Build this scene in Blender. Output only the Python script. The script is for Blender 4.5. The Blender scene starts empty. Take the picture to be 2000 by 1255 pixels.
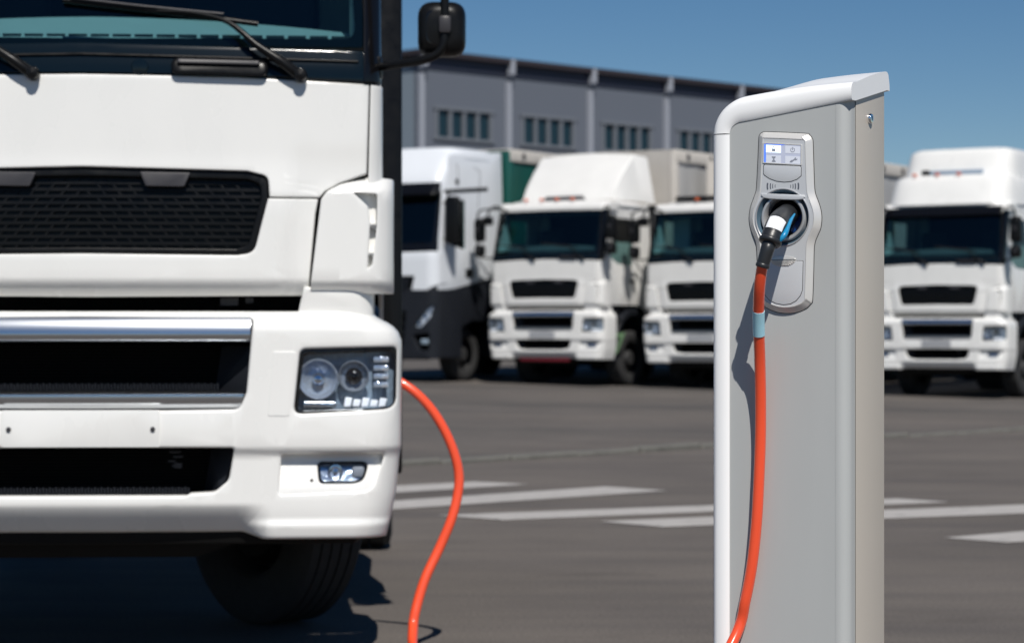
import bpy, bmesh, math, random
from mathutils import Vector, Matrix
random.seed(7)
R = math.radians
scene = bpy.context.scene
COL = scene.collection

# ------------------------------------------------------------------ camera
CAMH = 1.30
FPX = 4722.0                      # focal length in photo pixels (85 mm on 36 mm, 2000 px)
HX, HY = 1000.0, 645.0            # principal column and horizon row of the photo
cd = bpy.data.cameras.new('camera'); cam = bpy.data.objects.new('camera', cd); COL.objects.link(cam)
cam.location = (0, 0, CAMH); cam.rotation_euler = (R(90), 0, 0)
cd.lens = 85; cd.sensor_width = 36; cd.clip_end = 3000; cd.clip_start = 0.1
cd.shift_y = 17.5 / 2000
cd.dof.use_dof = True; cd.dof.focus_distance = 5.5; cd.dof.aperture_fstop = 5.6
scene.camera = cam

# ------------------------------------------------------------------ sky, sun, exposure
SUN_EL, SUN_AZ = R(50), R(11)     # azimuth: to the right of straight behind the camera
w = bpy.data.worlds.new('World'); scene.world = w; w.use_nodes = True
nt = w.node_tree; bg = nt.nodes['Background']
sky = nt.nodes.new('ShaderNodeTexSky'); sky.sky_type = 'NISHITA'; sky.sun_disc = False
sky.sun_elevation = SUN_EL; sky.sun_rotation = math.pi - SUN_AZ
sky.altitude = 1500; sky.air_density = 0.85; sky.dust_density = 0.0; sky.ozone_density = 1.6
hs = nt.nodes.new('ShaderNodeHueSaturation'); hs.inputs['Saturation'].default_value = 1.29; hs.inputs['Value'].default_value = .90
nt.links.new(sky.outputs[0], hs.inputs['Color']); nt.links.new(hs.outputs[0], bg.inputs[0])
bg.inputs[1].default_value = 0.060
sl = bpy.data.lights.new('sun', 'SUN'); sl.energy = 4.3; sl.angle = R(0.5); sl.color = (1.0, 0.955, 0.89)
so = bpy.data.objects.new('sun', sl); COL.objects.link(so)
SUNV = Vector((math.cos(SUN_EL) * math.sin(SUN_AZ), -math.cos(SUN_EL) * math.cos(SUN_AZ), math.sin(SUN_EL)))
so.rotation_euler = SUNV.to_track_quat('Z', 'Y').to_euler(); so.location = SUNV * 60
vs = scene.view_settings
vs.view_transform = 'Standard'; vs.look = 'None'; vs.gamma = 1; vs.use_curve_mapping = False
vs.exposure = 0.09
scene.render.engine = 'CYCLES'
scene.cycles.max_bounces = 8; scene.cycles.transparent_max_bounces = 12
scene.cycles.caustics_reflective = False; scene.cycles.caustics_refractive = False

# ------------------------------------------------------------------ materials
MATS = {}
def mat(name, base=(.5, .5, .5), rough=.5, metal=0., coat=0., emit=None, estr=0., noise=0., nscale=8., rnoise=0.,
        bump=0., bscale=200., spec=.5, stretch=None):
    m = bpy.data.materials.new(name); m.use_nodes = True; n = m.node_tree.nodes; l = m.node_tree.links
    p = n['Principled BSDF']
    p.inputs['Base Color'].default_value = (*base, 1); p.inputs['Roughness'].default_value = rough
    p.inputs['Metallic'].default_value = metal; p.inputs['Coat Weight'].default_value = coat
    p.inputs['Coat Roughness'].default_value = .06; p.inputs['Specular IOR Level'].default_value = spec
    if emit: p.inputs['Emission Color'].default_value = (*emit, 1); p.inputs['Emission Strength'].default_value = estr
    if noise or rnoise or bump:
        tc = n.new('ShaderNodeTexCoord'); mp = n.new('ShaderNodeMapping')
        l.new(tc.outputs['Object'], mp.inputs[0])
        if stretch: mp.inputs['Scale'].default_value = stretch
    if noise or rnoise:
        nz = n.new('ShaderNodeTexNoise'); nz.inputs['Scale'].default_value = nscale; nz.inputs['Detail'].default_value = 6
        l.new(mp.outputs[0], nz.inputs['Vector'])
    if noise:
        mx = n.new('ShaderNodeMix'); mx.data_type = 'RGBA'
        mx.inputs[6].default_value = (*[c * (1 - noise) for c in base], 1)
        mx.inputs[7].default_value = (*[min(1, c * (1 + noise)) for c in base], 1)
        l.new(nz.outputs['Fac'], mx.inputs[0]); l.new(mx.outputs[2], p.inputs['Base Color'])
    if rnoise:
        mr = n.new('ShaderNodeMapRange'); mr.inputs[1].default_value = .3; mr.inputs[2].default_value = .7
        mr.inputs[3].default_value = max(0, rough - rnoise); mr.inputs[4].default_value = rough + rnoise
        l.new(nz.outputs['Fac'], mr.inputs[0]); l.new(mr.outputs[0], p.inputs['Roughness'])
    if bump:
        nb = n.new('ShaderNodeTexNoise'); nb.inputs['Scale'].default_value = bscale; nb.inputs['Detail'].default_value = 3
        l.new(mp.outputs[0], nb.inputs['Vector'])
        bp = n.new('ShaderNodeBump'); bp.inputs['Strength'].default_value = bump; bp.inputs['Distance'].default_value = .01
        l.new(nb.outputs['Fac'], bp.inputs['Height']); l.new(bp.outputs[0], p.inputs['Normal'])
    MATS[name] = m
    return m
def glassmat(name, tint, refl=.06, rough=.0):
    m = bpy.data.materials.new(name); m.use_nodes = True; n = m.node_tree.nodes; l = m.node_tree.links
    n.remove(n['Principled BSDF'])
    tr = n.new('ShaderNodeBsdfTransparent'); tr.inputs[0].default_value = (*tint, 1)
    gl = n.new('ShaderNodeBsdfGlossy'); gl.inputs['Roughness'].default_value = rough
    lw = n.new('ShaderNodeLayerWeight'); lw.inputs[0].default_value = .5
    pw = n.new('ShaderNodeMath'); pw.operation = 'POWER'; l.new(lw.outputs['Facing'], pw.inputs[0]); pw.inputs[1].default_value = 5
    fr = n.new('ShaderNodeMath'); fr.operation = 'MULTIPLY_ADD'; l.new(pw.outputs[0], fr.inputs[0]); fr.inputs[1].default_value = .93; fr.inputs[2].default_value = refl
    mx = n.new('ShaderNodeMixShader')
    l.new(fr.outputs[0], mx.inputs[0]); l.new(tr.outputs[0], mx.inputs[1]); l.new(gl.outputs[0], mx.inputs[2])
    l.new(mx.outputs[0], n['Material Output'].inputs[0])
    MATS[name] = m
    return m
mat('white_paint', (.80, .80, .78), .30, coat=.35, noise=.05, nscale=4, rnoise=.09, stretch=(1, 1, .45))
mat('white_paint_old', (.74, .735, .715), .36, coat=.2, noise=.07, nscale=3, rnoise=.08)
mat('white_cool', (.70, .73, .77), .32, coat=.3, noise=.04, nscale=2)
mat('black_plastic', (.0065, .0068, .0075), .32, noise=.2, nscale=20, rnoise=.06, spec=.18)
mat('dark_panel', (.004, .009, .014), .12, spec=.3)
mat('black_gloss', (.005, .005, .006), .14, spec=.4)
mat('frame_black', (.007, .007, .007), .7, spec=.2, noise=.3, nscale=15)
mat('void_black', (.006, .006, .006), .9, spec=.1)
mat('graphite', (.015, .017, .022), .45, spec=.15, noise=.15, nscale=6, rnoise=.1)
mat('bracket_grey', (.040, .039, .044), .4, spec=.3)
mat('chrome', (.62, .65, .69), .22, metal=1)
mat('mirror_chrome', (.85, .87, .9), .06, metal=1)
mat('reflector', (.66, .72, .80), .10, metal=.65, bump=.35, bscale=60)
mat('smoke_plastic', (.30, .38, .46), .22, metal=.1, noise=.45, nscale=45, bump=.5, bscale=45)
mat('drl', (.93, .94, .95), .25, noise=.05, nscale=90, emit=(1, 1, 1), estr=.3)  # lamps are off; the faint glow stands in for sun reflected off the cells
mat('rubber', (.034, .034, .035), .8, spec=.3, noise=.25, nscale=30, bump=.2, bscale=120)
mat('rim_steel', (.06, .06, .062), .5, metal=.3, noise=.2, nscale=9)
mat('plate_grey', (.34, .35, .37), .5, noise=.22, nscale=26)
mat('red_paint', (.13, .006, .014), .5)
mat('amber', (.75, .15, .04), .25)
mat('dash_grey', (.56, .58, .57), .7, noise=.05, nscale=10)
mat('interior_dark', (.02, .022, .025), .8)
mat('interior_light', (.55, .58, .55), .8, noise=.05, nscale=4)
glassmat('windscreen_glass', (.36, .56, .60))
glassmat('side_glass', (.45, .60, .60))
glassmat('lens_glass', (.86, .90, .95))
mat('green_curtain', (.004, .075, .062), .55, noise=.12, nscale=1.2, bump=.2, bscale=2.5)
mat('grey_curtain', (.40, .40, .40), .6, noise=.10, nscale=1.5, bump=.2, bscale=2.5)
mat('trailer_beige', (.52, .49, .45), .55, noise=.12, nscale=2)
mat('green_mark', (.17, .30, .16), .6)
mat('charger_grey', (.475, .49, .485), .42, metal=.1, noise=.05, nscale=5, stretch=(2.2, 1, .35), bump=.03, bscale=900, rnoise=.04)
mat('charger_side', (.70, .635, .55), .42, metal=.08, noise=.025, nscale=4, bump=.03, bscale=900)  # same grey as the front; warm reflected light is put into the colour
mat('charger_white', (.90, .91, .915), .32, coat=.1, spec=.35, noise=.012, nscale=5)
mat('plate_silver', (.70, .69, .67), .3, metal=.3, bump=.02, bscale=800)
mat('plate_panel', (.60, .62, .645), .40, metal=.15, bump=.02, bscale=800)
mat('ring_blue', (.13, .21, .28), .35, metal=.3)
mat('ring_grey', (.52, .53, .55), .3, metal=.4)
mat('socket_dark', (.004, .010, .028), .5)
mat('socket_blue', (.004, .055, .25), .4)
mat('seam_black', (.012, .012, .014), .6)
mat('plug_black', (.022, .024, .027), .36, bump=.05, bscale=500)
mat('plug_blue', (.01, .24, .48), .35)
mat('label_white', (.85, .87, .9), .45)
mat('cable_orange', (.86, .090, .032), .28, coat=.5, noise=.03, nscale=10)
mat('tape_blue', (.42, .74, .86), .4)
mat('screen_back', (.42, .45, .55), .3, emit=(.55, .6, .8), estr=.22)
mat('screen_tile', (.6, .63, .7), .3, emit=(.8, .85, 1), estr=.18)
mat('screen_lit', (.7, .8, 1), .3, emit=(.75, .88, 1), estr=.9)
mat('screen_glow', (.05, .15, .7), .3, emit=(.08, .2, 1), estr=.7)
mat('icon_grey', (.28, .30, .36), .5)
mat('mark_grey', (.10, .11, .14), .5)
mat('line_paint', (.43, .41, .39), .7, noise=.16, nscale=3.5, bump=.2, bscale=150)
mat('line_orange', (.20, .095, .07), .8, noise=.4, nscale=3)
mat('kerb_stone', (.125, .122, .11), .85, noise=.45, nscale=7, bump=.5, bscale=40)
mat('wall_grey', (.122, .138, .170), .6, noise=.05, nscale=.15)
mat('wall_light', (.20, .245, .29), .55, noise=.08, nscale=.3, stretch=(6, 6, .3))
mat('roof_brown', (.030, .023, .028), .6)
mat('soffit_navy', (.034, .040, .068), .6)
mat('pipe_white', (.33, .35, .40), .45)
mat('frame_grey', (.155, .17, .195), .5)
mat('window_dark', (.010, .028, .040), .06)

def wear(m, col, lo, hi, sc):
    n = m.node_tree.nodes; l = m.node_tree.links; p = n['Principled BSDF']; src = p.inputs['Base Color'].links[0].from_socket
    geo = n.new('ShaderNodeNewGeometry'); z = n.new('ShaderNodeTexNoise'); z.inputs['Scale'].default_value = sc; z.inputs['Detail'].default_value = 8; z.inputs['Roughness'].default_value = .75
    l.new(geo.outputs['Position'], z.inputs['Vector'])
    mr = n.new('ShaderNodeMapRange'); mr.inputs[1].default_value = lo; mr.inputs[2].default_value = hi; l.new(z.outputs['Fac'], mr.inputs[0])
    mx = n.new('ShaderNodeMix'); mx.data_type = 'RGBA'; l.new(mr.outputs[0], mx.inputs[0]); l.new(src, mx.inputs[6]); mx.inputs[7].default_value = (*col, 1)
    l.new(mx.outputs[2], p.inputs['Base Color'])
wear(MATS['line_paint'], (.15, .14, .13), .56, .70, 6)

# ------------------------------------------------------------------ helpers
def link(o, parent=None):
    COL.objects.link(o); o.parent = parent
    return o
def from_bm(name, bm, m, parent=None, smooth=32):
    me = bpy.data.meshes.new(name)
    bm.to_mesh(me); bm.free()
    if smooth:
        me.shade_smooth(); me.set_sharp_from_angle(angle=R(smooth))
    me.materials.append(MATS[m])
    return link(bpy.data.objects.new(name, me), parent)
def thing(name, label, cat, loc=(0, 0, 0), rz=0., group=None):
    o = bpy.data.objects.new(name, None); o.empty_display_size = .2
    link(o); o.location = loc; o.rotation_euler = (0, 0, rz)
    tag(o, label, cat, group)
    return o
def tag(o, label=None, cat=None, group=None, kind=None):
    for k, v in (('label', label), ('category', cat), ('group', group), ('kind', kind)):
        if v: o[k] = v
    return o
def copy_tree(o, parent=None, skip=()):
    c = o.copy(); COL.objects.link(c); c.parent = parent
    for ch in list(o.children):
        if ch.name.split('.')[0] not in skip: copy_tree(ch, c, skip)
    return c
def sstep(x, a, b):
    t = max(0., min(1., (x - a) / (b - a))); return t * t * (3 - 2 * t)
def lerpt(table, v):
    if v <= table[0][0]: return table[0][1]
    for (a, b), (c, d) in zip(table, table[1:]):
        if v <= c: return b + (d - b) * (v - a) / (c - a)
    return table[-1][1]
def rpoly(pts, seg=5):
    """polygon with optional corner radii (x, z, r) -> list of points"""
    out = []; n = len(pts)
    for i, p in enumerate(pts):
        P = Vector(p[:2]); r = p[2] if len(p) > 2 else 0
        if r <= 0: out.append(P); continue
        A = Vector(pts[i - 1][:2]) - P; B = Vector(pts[(i + 1) % n][:2]) - P
        la, lb = A.length, B.length; A /= la; B /= lb
        ang = A.angle(B); d = min(r / math.tan(ang / 2), la * .49, lb * .49)
        p0, p1 = P + A * d, P + B * d
        for k in range(seg + 1):
            t = k / seg; out.append((1 - t) ** 2 * p0 + 2 * t * (1 - t) * P + t * t * p1)
    return out
def sym(pts):
    """right half from top centre to bottom centre (x>=0) -> full loop"""
    left = [(-p[0], *p[1:]) for p in reversed(pts) if p[0] > 1e-6]
    return list(pts) + left
def area(loop): return sum(a.x * b.y - b.x * a.y for a, b in zip(loop, loop[1:] + loop[:1])) / 2
def ccw(loop):
    loop = [Vector(p[:2]) for p in loop]
    return loop if area(loop) > 0 else loop[::-1]
def offset(loop, d):
    """shrink a counter-clockwise loop by d (negative grows it)"""
    out = []; n = len(loop)
    for i, p in enumerate(loop):
        e0 = p - loop[i - 1]; e1 = loop[(i + 1) % n] - p
        if e0.length < 1e-9: e0 = e1
        if e1.length < 1e-9: e1 = e0
        e0 = e0.normalized(); e1 = e1.normalized()
        n0 = Vector((-e0.y, e0.x)); n1 = Vector((-e1.y, e1.x)); m = n0 + n1
        if m.length < 1e-6: m = n0.copy()
        m.normalize(); c = max(.35, m.dot(n0))
        out.append(p + m * (d / c))
    return out
def circle(cx, cz, rx, rz=None, n=40, a0=0): 
    rz = rz or rx
    return [Vector((cx + rx * math.cos(a0 + 2 * math.pi * k / n), cz + rz * math.sin(a0 + 2 * math.pi * k / n))) for k in range(n)]
def panel(name, outline, m, parent=None, holes=(), warp=None, lip=.008, depth=.03, hdepth=None, y0=0., mirror=False,
          xs=(), zs=(), smooth=32, back=False):
    """sheet in the xz plane (front to -y) with rounded lips, real edges and holes, sliced and bent by warp(x,y,z)"""
    bm = bmesh.new(); hdepth = depth if hdepth is None else hdepth
    edges = []; steps = 3
    def ring(loop, sgn, dep):
        base = offset(loop, sgn * lip) if lip else loop
        rows = [[bm.verts.new((p.x, y0, p.y)) for p in base]]
        if lip:
            for k in range(1, steps + 1):
                a = math.pi / 2 * k / steps
                lp = offset(loop, sgn * lip * (1 - math.sin(a)))
                rows.append([bm.verts.new((p.x, y0 + lip * (1 - math.cos(a)), p.y)) for p in lp])
        rows.append([bm.verts.new((p.x, y0 + max(dep, lip + .0005), p.y)) for p in loop])
        n = len(loop)
        for a, b in zip(rows, rows[1:]):
            for i in range(n): bm.faces.new((a[i], a[(i + 1) % n], b[(i + 1) % n], b[i]))
        for i in range(n):
            e = bm.edges.get((rows[0][i], rows[0][(i + 1) % n])); edges.append(e)
    ring(ccw(outline), 1, depth)
    for h in holes: ring(ccw(h), -1, hdepth)
    bmesh.ops.triangle_fill(bm, edges=edges, use_beauty=True, use_dissolve=False)
    for x in xs: bmesh.ops.bisect_plane(bm, geom=bm.verts[:] + bm.edges[:] + bm.faces[:], plane_co=(x, 0, 0), plane_no=(1, 0, 0), dist=1e-5)
    for z in zs: bmesh.ops.bisect_plane(bm, geom=bm.verts[:] + bm.edges[:] + bm.faces[:], plane_co=(0, 0, z), plane_no=(0, 0, 1), dist=1e-5)
    for v in bm.verts:
        if mirror: v.co.x = -v.co.x
        if warp: v.co = Vector(warp(*v.co))
    bmesh.ops.recalc_face_normals(bm, faces=bm.faces[:])
    return from_bm(name, bm, m, parent, smooth)
def loft(name, rows, m, parent=None, closed=True, cap0=False, cap1=False, smooth=32):
    bm = bmesh.new(); V = [[bm.verts.new(p) for p in r] for r in rows]
    n = len(rows[0])
    for a, b in zip(V, V[1:]):
        for i in range(n if closed else n - 1): bm.faces.new((a[i], a[(i + 1) % n], b[(i + 1) % n], b[i]))
    if cap0: bm.faces.new(V[0])
    if cap1: bm.faces.new(V[-1])
    bmesh.ops.remove_doubles(bm, verts=bm.verts[:], dist=1e-6)
    bmesh.ops.recalc_face_normals(bm, faces=bm.faces[:])
    return from_bm(name, bm, m, parent, smooth)
def rbox(name, c, s, m, parent=None, r=.01, seg=2, warp=None, smooth=40):
    bm = bmesh.new(); bmesh.ops.create_cube(bm, size=1)
    for v in bm.verts: v.co = Vector((v.co.x * s[0], v.co.y * s[1], v.co.z * s[2]))
    r = min(r, min(s) * .45)
    if r > 0: bmesh.ops.bevel(bm, geom=bm.edges[:], offset=r, segments=seg, profile=.5, affect='EDGES')
    for v in bm.verts:
        v.co += Vector(c)
        if warp: v.co = Vector(warp(*v.co))
    return from_bm(name, bm, m, parent, smooth)
def hull(name, pts, m, parent=None, r=.02, seg=2, smooth=40):
    bm = bmesh.new()
    for p in pts: bm.verts.new(p)
    bmesh.ops.convex_hull(bm, input=bm.verts[:])
    bmesh.ops.dissolve_limit(bm, angle_limit=R(2), verts=bm.verts[:], edges=bm.edges[:])
    if r: bmesh.ops.bevel(bm, geom=bm.edges[:], offset=r, segments=seg, profile=.5, affect='EDGES')
    return from_bm(name, bm, m, parent, smooth)
def boxes(name, lst, m, parent=None, smooth=0):
    bm = bmesh.new()
    for c, s in lst:
        g = bmesh.ops.create_cube(bm, size=1)
        for v in g['verts']: v.co = Vector((v.co.x * s[0] + c[0], v.co.y * s[1] + c[1], v.co.z * s[2] + c[2]))
    return from_bm(name, bm, m, parent, smooth)
def spline(pts, sub=8):
    P = [Vector(p) for p in pts]; out = []
    for i in range(len(P) - 1):
        p0, p1, p2, p3 = P[max(i - 1, 0)], P[i], P[i + 1], P[min(i + 2, len(P) - 1)]
        for k in range(sub):
            t = k / sub
            out.append(.5 * ((2 * p1) + (p2 - p0) * t + (2 * p0 - 5 * p1 + 4 * p2 - p3) * t * t + (3 * p1 - p0 - 3 * p2 + p3) * t ** 3))
    out.append(P[-1]); return out
def tube(name, pts, rad, m, parent=None, seg=16, sub=8, smooth=50):
    """tube through pts; rad = number or one radius per point"""
    if not hasattr(rad, '__len__'): rad = [rad] * len(pts)
    C = spline([(*p, 0) if len(p) == 2 else p for p in pts], sub) if sub > 1 else [Vector(p) for p in pts]
    if sub > 1:
        Rr = []
        for i in range(len(pts) - 1): Rr += [rad[i] + (rad[i + 1] - rad[i]) * k / sub for k in range(sub)]
        Rr.append(rad[-1])
    else: Rr = rad
    rows = []; T0 = (C[1] - C[0]).normalized()
    N = T0.orthogonal().normalized()
    for i, c in enumerate(C):
        T = (C[min(i + 1, len(C) - 1)] - C[max(i - 1, 0)]).normalized()
        N = (N - T * N.dot(T)).normalized(); B = T.cross(N)
        rows.append([c + (N * math.cos(2 * math.pi * k / seg) + B * math.sin(2 * math.pi * k / seg)) * Rr[i] for k in range(seg)])
    return loft(name, rows, m, parent, True, True, True, smooth)
def lathe(name, prof, m, parent=None, c=(0, 0, 0), axis='Y', seg=48, smooth=35, cap=False):
    """prof: (radius, along axis)"""
    rows = []
    for r, t in prof:
        row = []
        for k in range(seg):
            a = 2 * math.pi * k / seg; u, v = r * math.cos(a), r * math.sin(a)
            row.append(Vector(c) + Vector((u, t, v) if axis == 'Y' else (t, u, v) if axis == 'X' else (u, v, t)))
        rows.append(row)
    return loft(name, rows, m, parent, True, cap, cap, smooth)
def frange(a, b, d):
    n = max(1, int(round((b - a) / d))); return [a + (b - a) * k / n for k in range(1, n)]
def at(px, py, d): return Vector(((px - HX) / FPX * d, d, CAMH - (py - HY) / FPX * d))

# ------------------------------------------------------------------ ground
def rise(x, y):
    t = y - 24.6 - 1.05 * x
    t = t if t > 0 else 0
    h = .0154 * t
    if h > .40: h = .40 + .10 * (1 - math.exp(-(h - .40) / .10))
    return h
def asphalt():
    m = bpy.data.materials.new('asphalt'); m.use_nodes = True; n = m.node_tree.nodes; l = m.node_tree.links
    p = n['Principled BSDF']; p.inputs['Roughness'].default_value = .85; p.inputs['Specular IOR Level'].default_value = .25
    geo = n.new('ShaderNodeNewGeometry')
    def noise(sc, det=5, rough=.6, scale=(1, 1, 1), rot=0):
        mp = n.new('ShaderNodeMapping'); mp.inputs['Scale'].default_value = scale; mp.inputs['Rotation'].default_value = (0, 0, rot)
        l.new(geo.outputs['Position'], mp.inputs[0])
        z = n.new('ShaderNodeTexNoise'); z.inputs['Scale'].default_value = sc; z.inputs['Detail'].default_value = det
        z.inputs['Roughness'].default_value = rough; l.new(mp.outputs[0], z.inputs['Vector']); return z.outputs['Fac']
    def ramp(f, *stops):
        r = n.new('ShaderNodeValToRGB'); e = r.color_ramp.elements
        while len(e) < len(stops): e.new(.5)
        for el, (pos, c) in zip(e, stops): el.position = pos; el.color = (*c, 1)
        l.new(f, r.inputs[0]); return r.outputs[0]
    def mul(a, b):
        x = n.new('ShaderNodeMix'); x.data_type = 'RGBA'; x.blend_type = 'MULTIPLY'; x.inputs[0].default_value = 1
        l.new(a, x.inputs[6]); l.new(b, x.inputs[7]); return x.outputs[2]
    base = ramp(noise(.45, 6), (.3, (.106, .096, .089)), (.7, (.147, .132, .120)))
    streak = ramp(noise(1.0, 4, .6, (.25, 1.6, 1), R(-8)), (.32, (.86, .86, .88)), (.6, (1.06, 1.05, 1.03)))
    grain = ramp(noise(60, 3, .8), (.3, (.62, .62, .63)), (.7, (1.36, 1.35, 1.33)))
    fleck = ramp(noise(9, 4, .7), (.25, (.55, .55, .56)), (.36, (1, 1, 1)))
    stain = ramp(noise(.9, 8, .65, (.6, 1.4, 1), R(20)), (.60, (1, 1, 1)), (.78, (.70, .69, .70)))
    c = mul(mul(mul(mul(base, streak), grain), stain), fleck)
    # the far yard beyond the kerb is an older, greyer surface with long sweeping tyre tracks
    sep = n.new('ShaderNodeSeparateXYZ'); l.new(geo.outputs['Position'], sep.inputs[0])
    m1 = n.new('ShaderNodeMath'); m1.operation = 'MULTIPLY_ADD'; l.new(sep.outputs[0], m1.inputs[0]); m1.inputs[1].default_value = -1.05; l.new(sep.outputs[1], m1.inputs[2])
    m2 = n.new('ShaderNodeMapRange'); m2.inputs[1].default_value = 24.2; m2.inputs[2].default_value = 24.7; l.new(m1.outputs[0], m2.inputs[0])
    far = ramp(noise(.35, 5, .6, (.12, 1.0, 1), R(28)), (.35, (.74, .77, .80)), (.62, (1.03, 1.03, 1.03)))
    fm = n.new('ShaderNodeMix'); fm.data_type = 'RGBA'; l.new(m2.outputs[0], fm.inputs[0]); fm.inputs[6].default_value = (1, 1, 1, 1); l.new(far, fm.inputs[7])
    c = mul(c, fm.outputs[2])
    l.new(c, p.inputs['Base Color'])
    bp = n.new('ShaderNodeBump'); bp.inputs['Strength'].default_value = .5; bp.inputs['Distance'].default_value = .006
    l.new(noise(110, 3, .7), bp.inputs['Height']); l.new(bp.outputs[0], p.inputs['Normal'])
    MATS['asphalt'] = m
asphalt()
def ground():
    bm = bmesh.new()
    xs = [-1500, -400, -120] + [-60 + 4 * k for k in range(46)] + [180, 450, 1500]
    ys = [-400, -60, -10] + [3 * k for k in range(40)] + [130, 160, 220, 400, 900, 2600]
    V = [[bm.verts.new((x, y, rise(x, y))) for x in xs] for y in ys]
    for a, b in zip(V, V[1:]):
        for i in range(len(xs) - 1): bm.faces.new((a[i], a[i + 1], b[i + 1], b[i]))
    o = from_bm('ground', bm, 'asphalt', None, 60); o['kind'] = 'structure'
ground()
def gpt(px, py):
    d = FPX * CAMH / (py - HY); return Vector(((px - HX) / FPX * d, d))
STR = [('near its pointed end and the orange cable', [(560, 960), (925, 941.5), (1030, 946), (560, 976)]),
       ('', [(560, 993), (1182, 951), (1300, 958.5), (560, 1009)]),
       ('', [(858, 1007), (981, 1016), (1850, 981), (1752, 974.5)]),
       ('', [(1173, 1019), (1293, 1029.6), (2260, 993), (2160, 980)]),
       ('', [(1845, 1051), (1965, 1060), (2360, 1037), (2280, 1016)])]
SL = ['white painted stripe farthest up the yard, passing behind the truck bumper',
      'white painted stripe running behind the hanging orange cable, second from the yard kerb',
      'white painted stripe running behind the charging post with both slanted ends showing',
      'white painted stripe behind the charging post, its slanted end left of the post',
      'white painted stripe nearest this side, starting right of the charging post']
for (d_, q), lab in zip(STR, SL):
    bm = bmesh.new(); P = [gpt(*p) for p in q]
    lo = [bm.verts.new((p.x, p.y, .0045)) for p in P]; hi = [bm.verts.new((p.x, p.y, .0075)) for p in P]
    bm.faces.new(hi)
    for i in range(4): bm.faces.new((lo[i], lo[(i + 1) % 4], hi[(i + 1) % 4], hi[i]))
    bmesh.ops.recalc_face_normals(bm, faces=bm.faces[:])
    o = from_bm('road_stripe', bm, 'line_paint', None, 0); tag(o, lab, 'road marking', 'white stripes of the crossing')
kerb = bpy.data.objects.new('kerb', None); link(kerb); kerb['kind'] = 'structure'
kd = Vector((1, 1.05, 0)).normalized(); kerb.location = (-8, 24.3 - 8.4, 0); kerb.rotation_euler = (0, 0, math.atan2(kd.y, kd.x))
k0 = None
for k in range(30):
    L = 1.0
    if k % 5 == 0:
        bm = bmesh.new(); bmesh.ops.create_cube(bm, size=1)
        for v in bm.verts: v.co = Vector((v.co.x * .97, v.co.y * random.uniform(.15, .2), v.co.z * .16 + random.uniform(-.015, .012)))
        bmesh.ops.bevel(bm, geom=bm.edges[:], offset=.02, segments=1, affect='EDGES')
        k0 = from_bm('kerb_stone', bm, 'kerb_stone', kerb, 0); o = k0
    else:
        o = link(k0.copy(), kerb)
    o.location = (k * L, random.uniform(-.02, .02), -.022 + random.uniform(-.014, .014)); o.rotation_euler = (0, 0, random.uniform(-.02, .02))

# ------------------------------------------------------------------ warehouse
def warehouse():
    A = Vector((-.0382 * 119.0, 119.0, 0)); u = Vector((.709, .705, 0)); n = Vector((.705, -.709, 0))
    root = thing('warehouse', 'long grey warehouse with dark roof edge, white downpipes and window rows', 'building', A, math.atan2(u.y, u.x))
    H, BAY, NB = 14.25, 6.05, 5
    # local: x along the long wall, -y outward, z up
    L = BAY * NB
    hs_ = [rpoly([(k * BAY + 1.05, 10.75), (k * BAY + 4.95, 10.75), (k * BAY + 4.95, 12.40), (k * BAY + 1.05, 12.40)]) for k in range(NB)]
    panel('wall', [(0, -.5), (L, -.5), (L, H), (0, H)], 'wall_grey', root, hs_, lip=0, depth=.4, hdepth=.25, smooth=0)
    end = panel('end_wall', [(0, -.5), (30, -.5), (30, H + .4), (0, H + .4)], 'wall_light', root, lip=0, depth=.3, warp=lambda x, y, z: (y - .02, x + .42, z), smooth=0)
    boxes('roof_edge', [((L / 2, 15.05, H + .72), (L + .8, 31, .26))], 'roof_brown', root)
    boxes('soffit', [((L / 2, 0.30, H + .30), (L + .1, .8, .58))], 'soffit_navy', root)
    p0 = None; b0 = None; w0 = None
    for k in range(NB + 1):
        if p0 is None:
            p0 = boxes('downpipe', [((0, -.12, H / 2 - .2), (.26, .22, H - .2))], 'pipe_white', root)
            b0 = boxes('rain_hopper', [((0, -.32, H + .42), (.3, .3, .75)), ((0, -.22, H - .03), (.2, .3, .14))], 'pipe_white', root)
        else:
            p = link(p0.copy(), root); p.location.x = k * BAY; p = link(b0.copy(), root); p.location.x = k * BAY
    for k in range(NB):
        fr = []
        x0, x1, z0, z1 = k * BAY + 1.05, k * BAY + 4.95, 10.75, 12.40
        if w0 is None:
            W = x1 - x0
            fr = [((x0 + W / 2, .02, z0 + .07), (W + .3, .24, .16)), ((x0 + W / 2, .02, z1 - .07), (W + .3, .24, .16))]
            for j in range(5): fr.append(((x0 + .06 + (W - .12) * j / 4, .024, (z0 + z1) / 2), (.17, .2, z1 - z0 - .1)))
            w0 = boxes('window', fr, 'frame_grey', root); pane = None
            for j in range(4):
                xc = x0 + .06 + (W - .12) * (j + .5) / 4
                boxes('pane', [((xc, .1, (z0 + z1) / 2), (W / 4, .03, z1 - z0))], 'window_dark', w0)
        else:
            c = copy_tree(w0, root); c.location.x = k * BAY
            for ch in c.children: ch.rotation_euler.x = random.uniform(-.0015, .0015)
    return root
warehouse()

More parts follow.
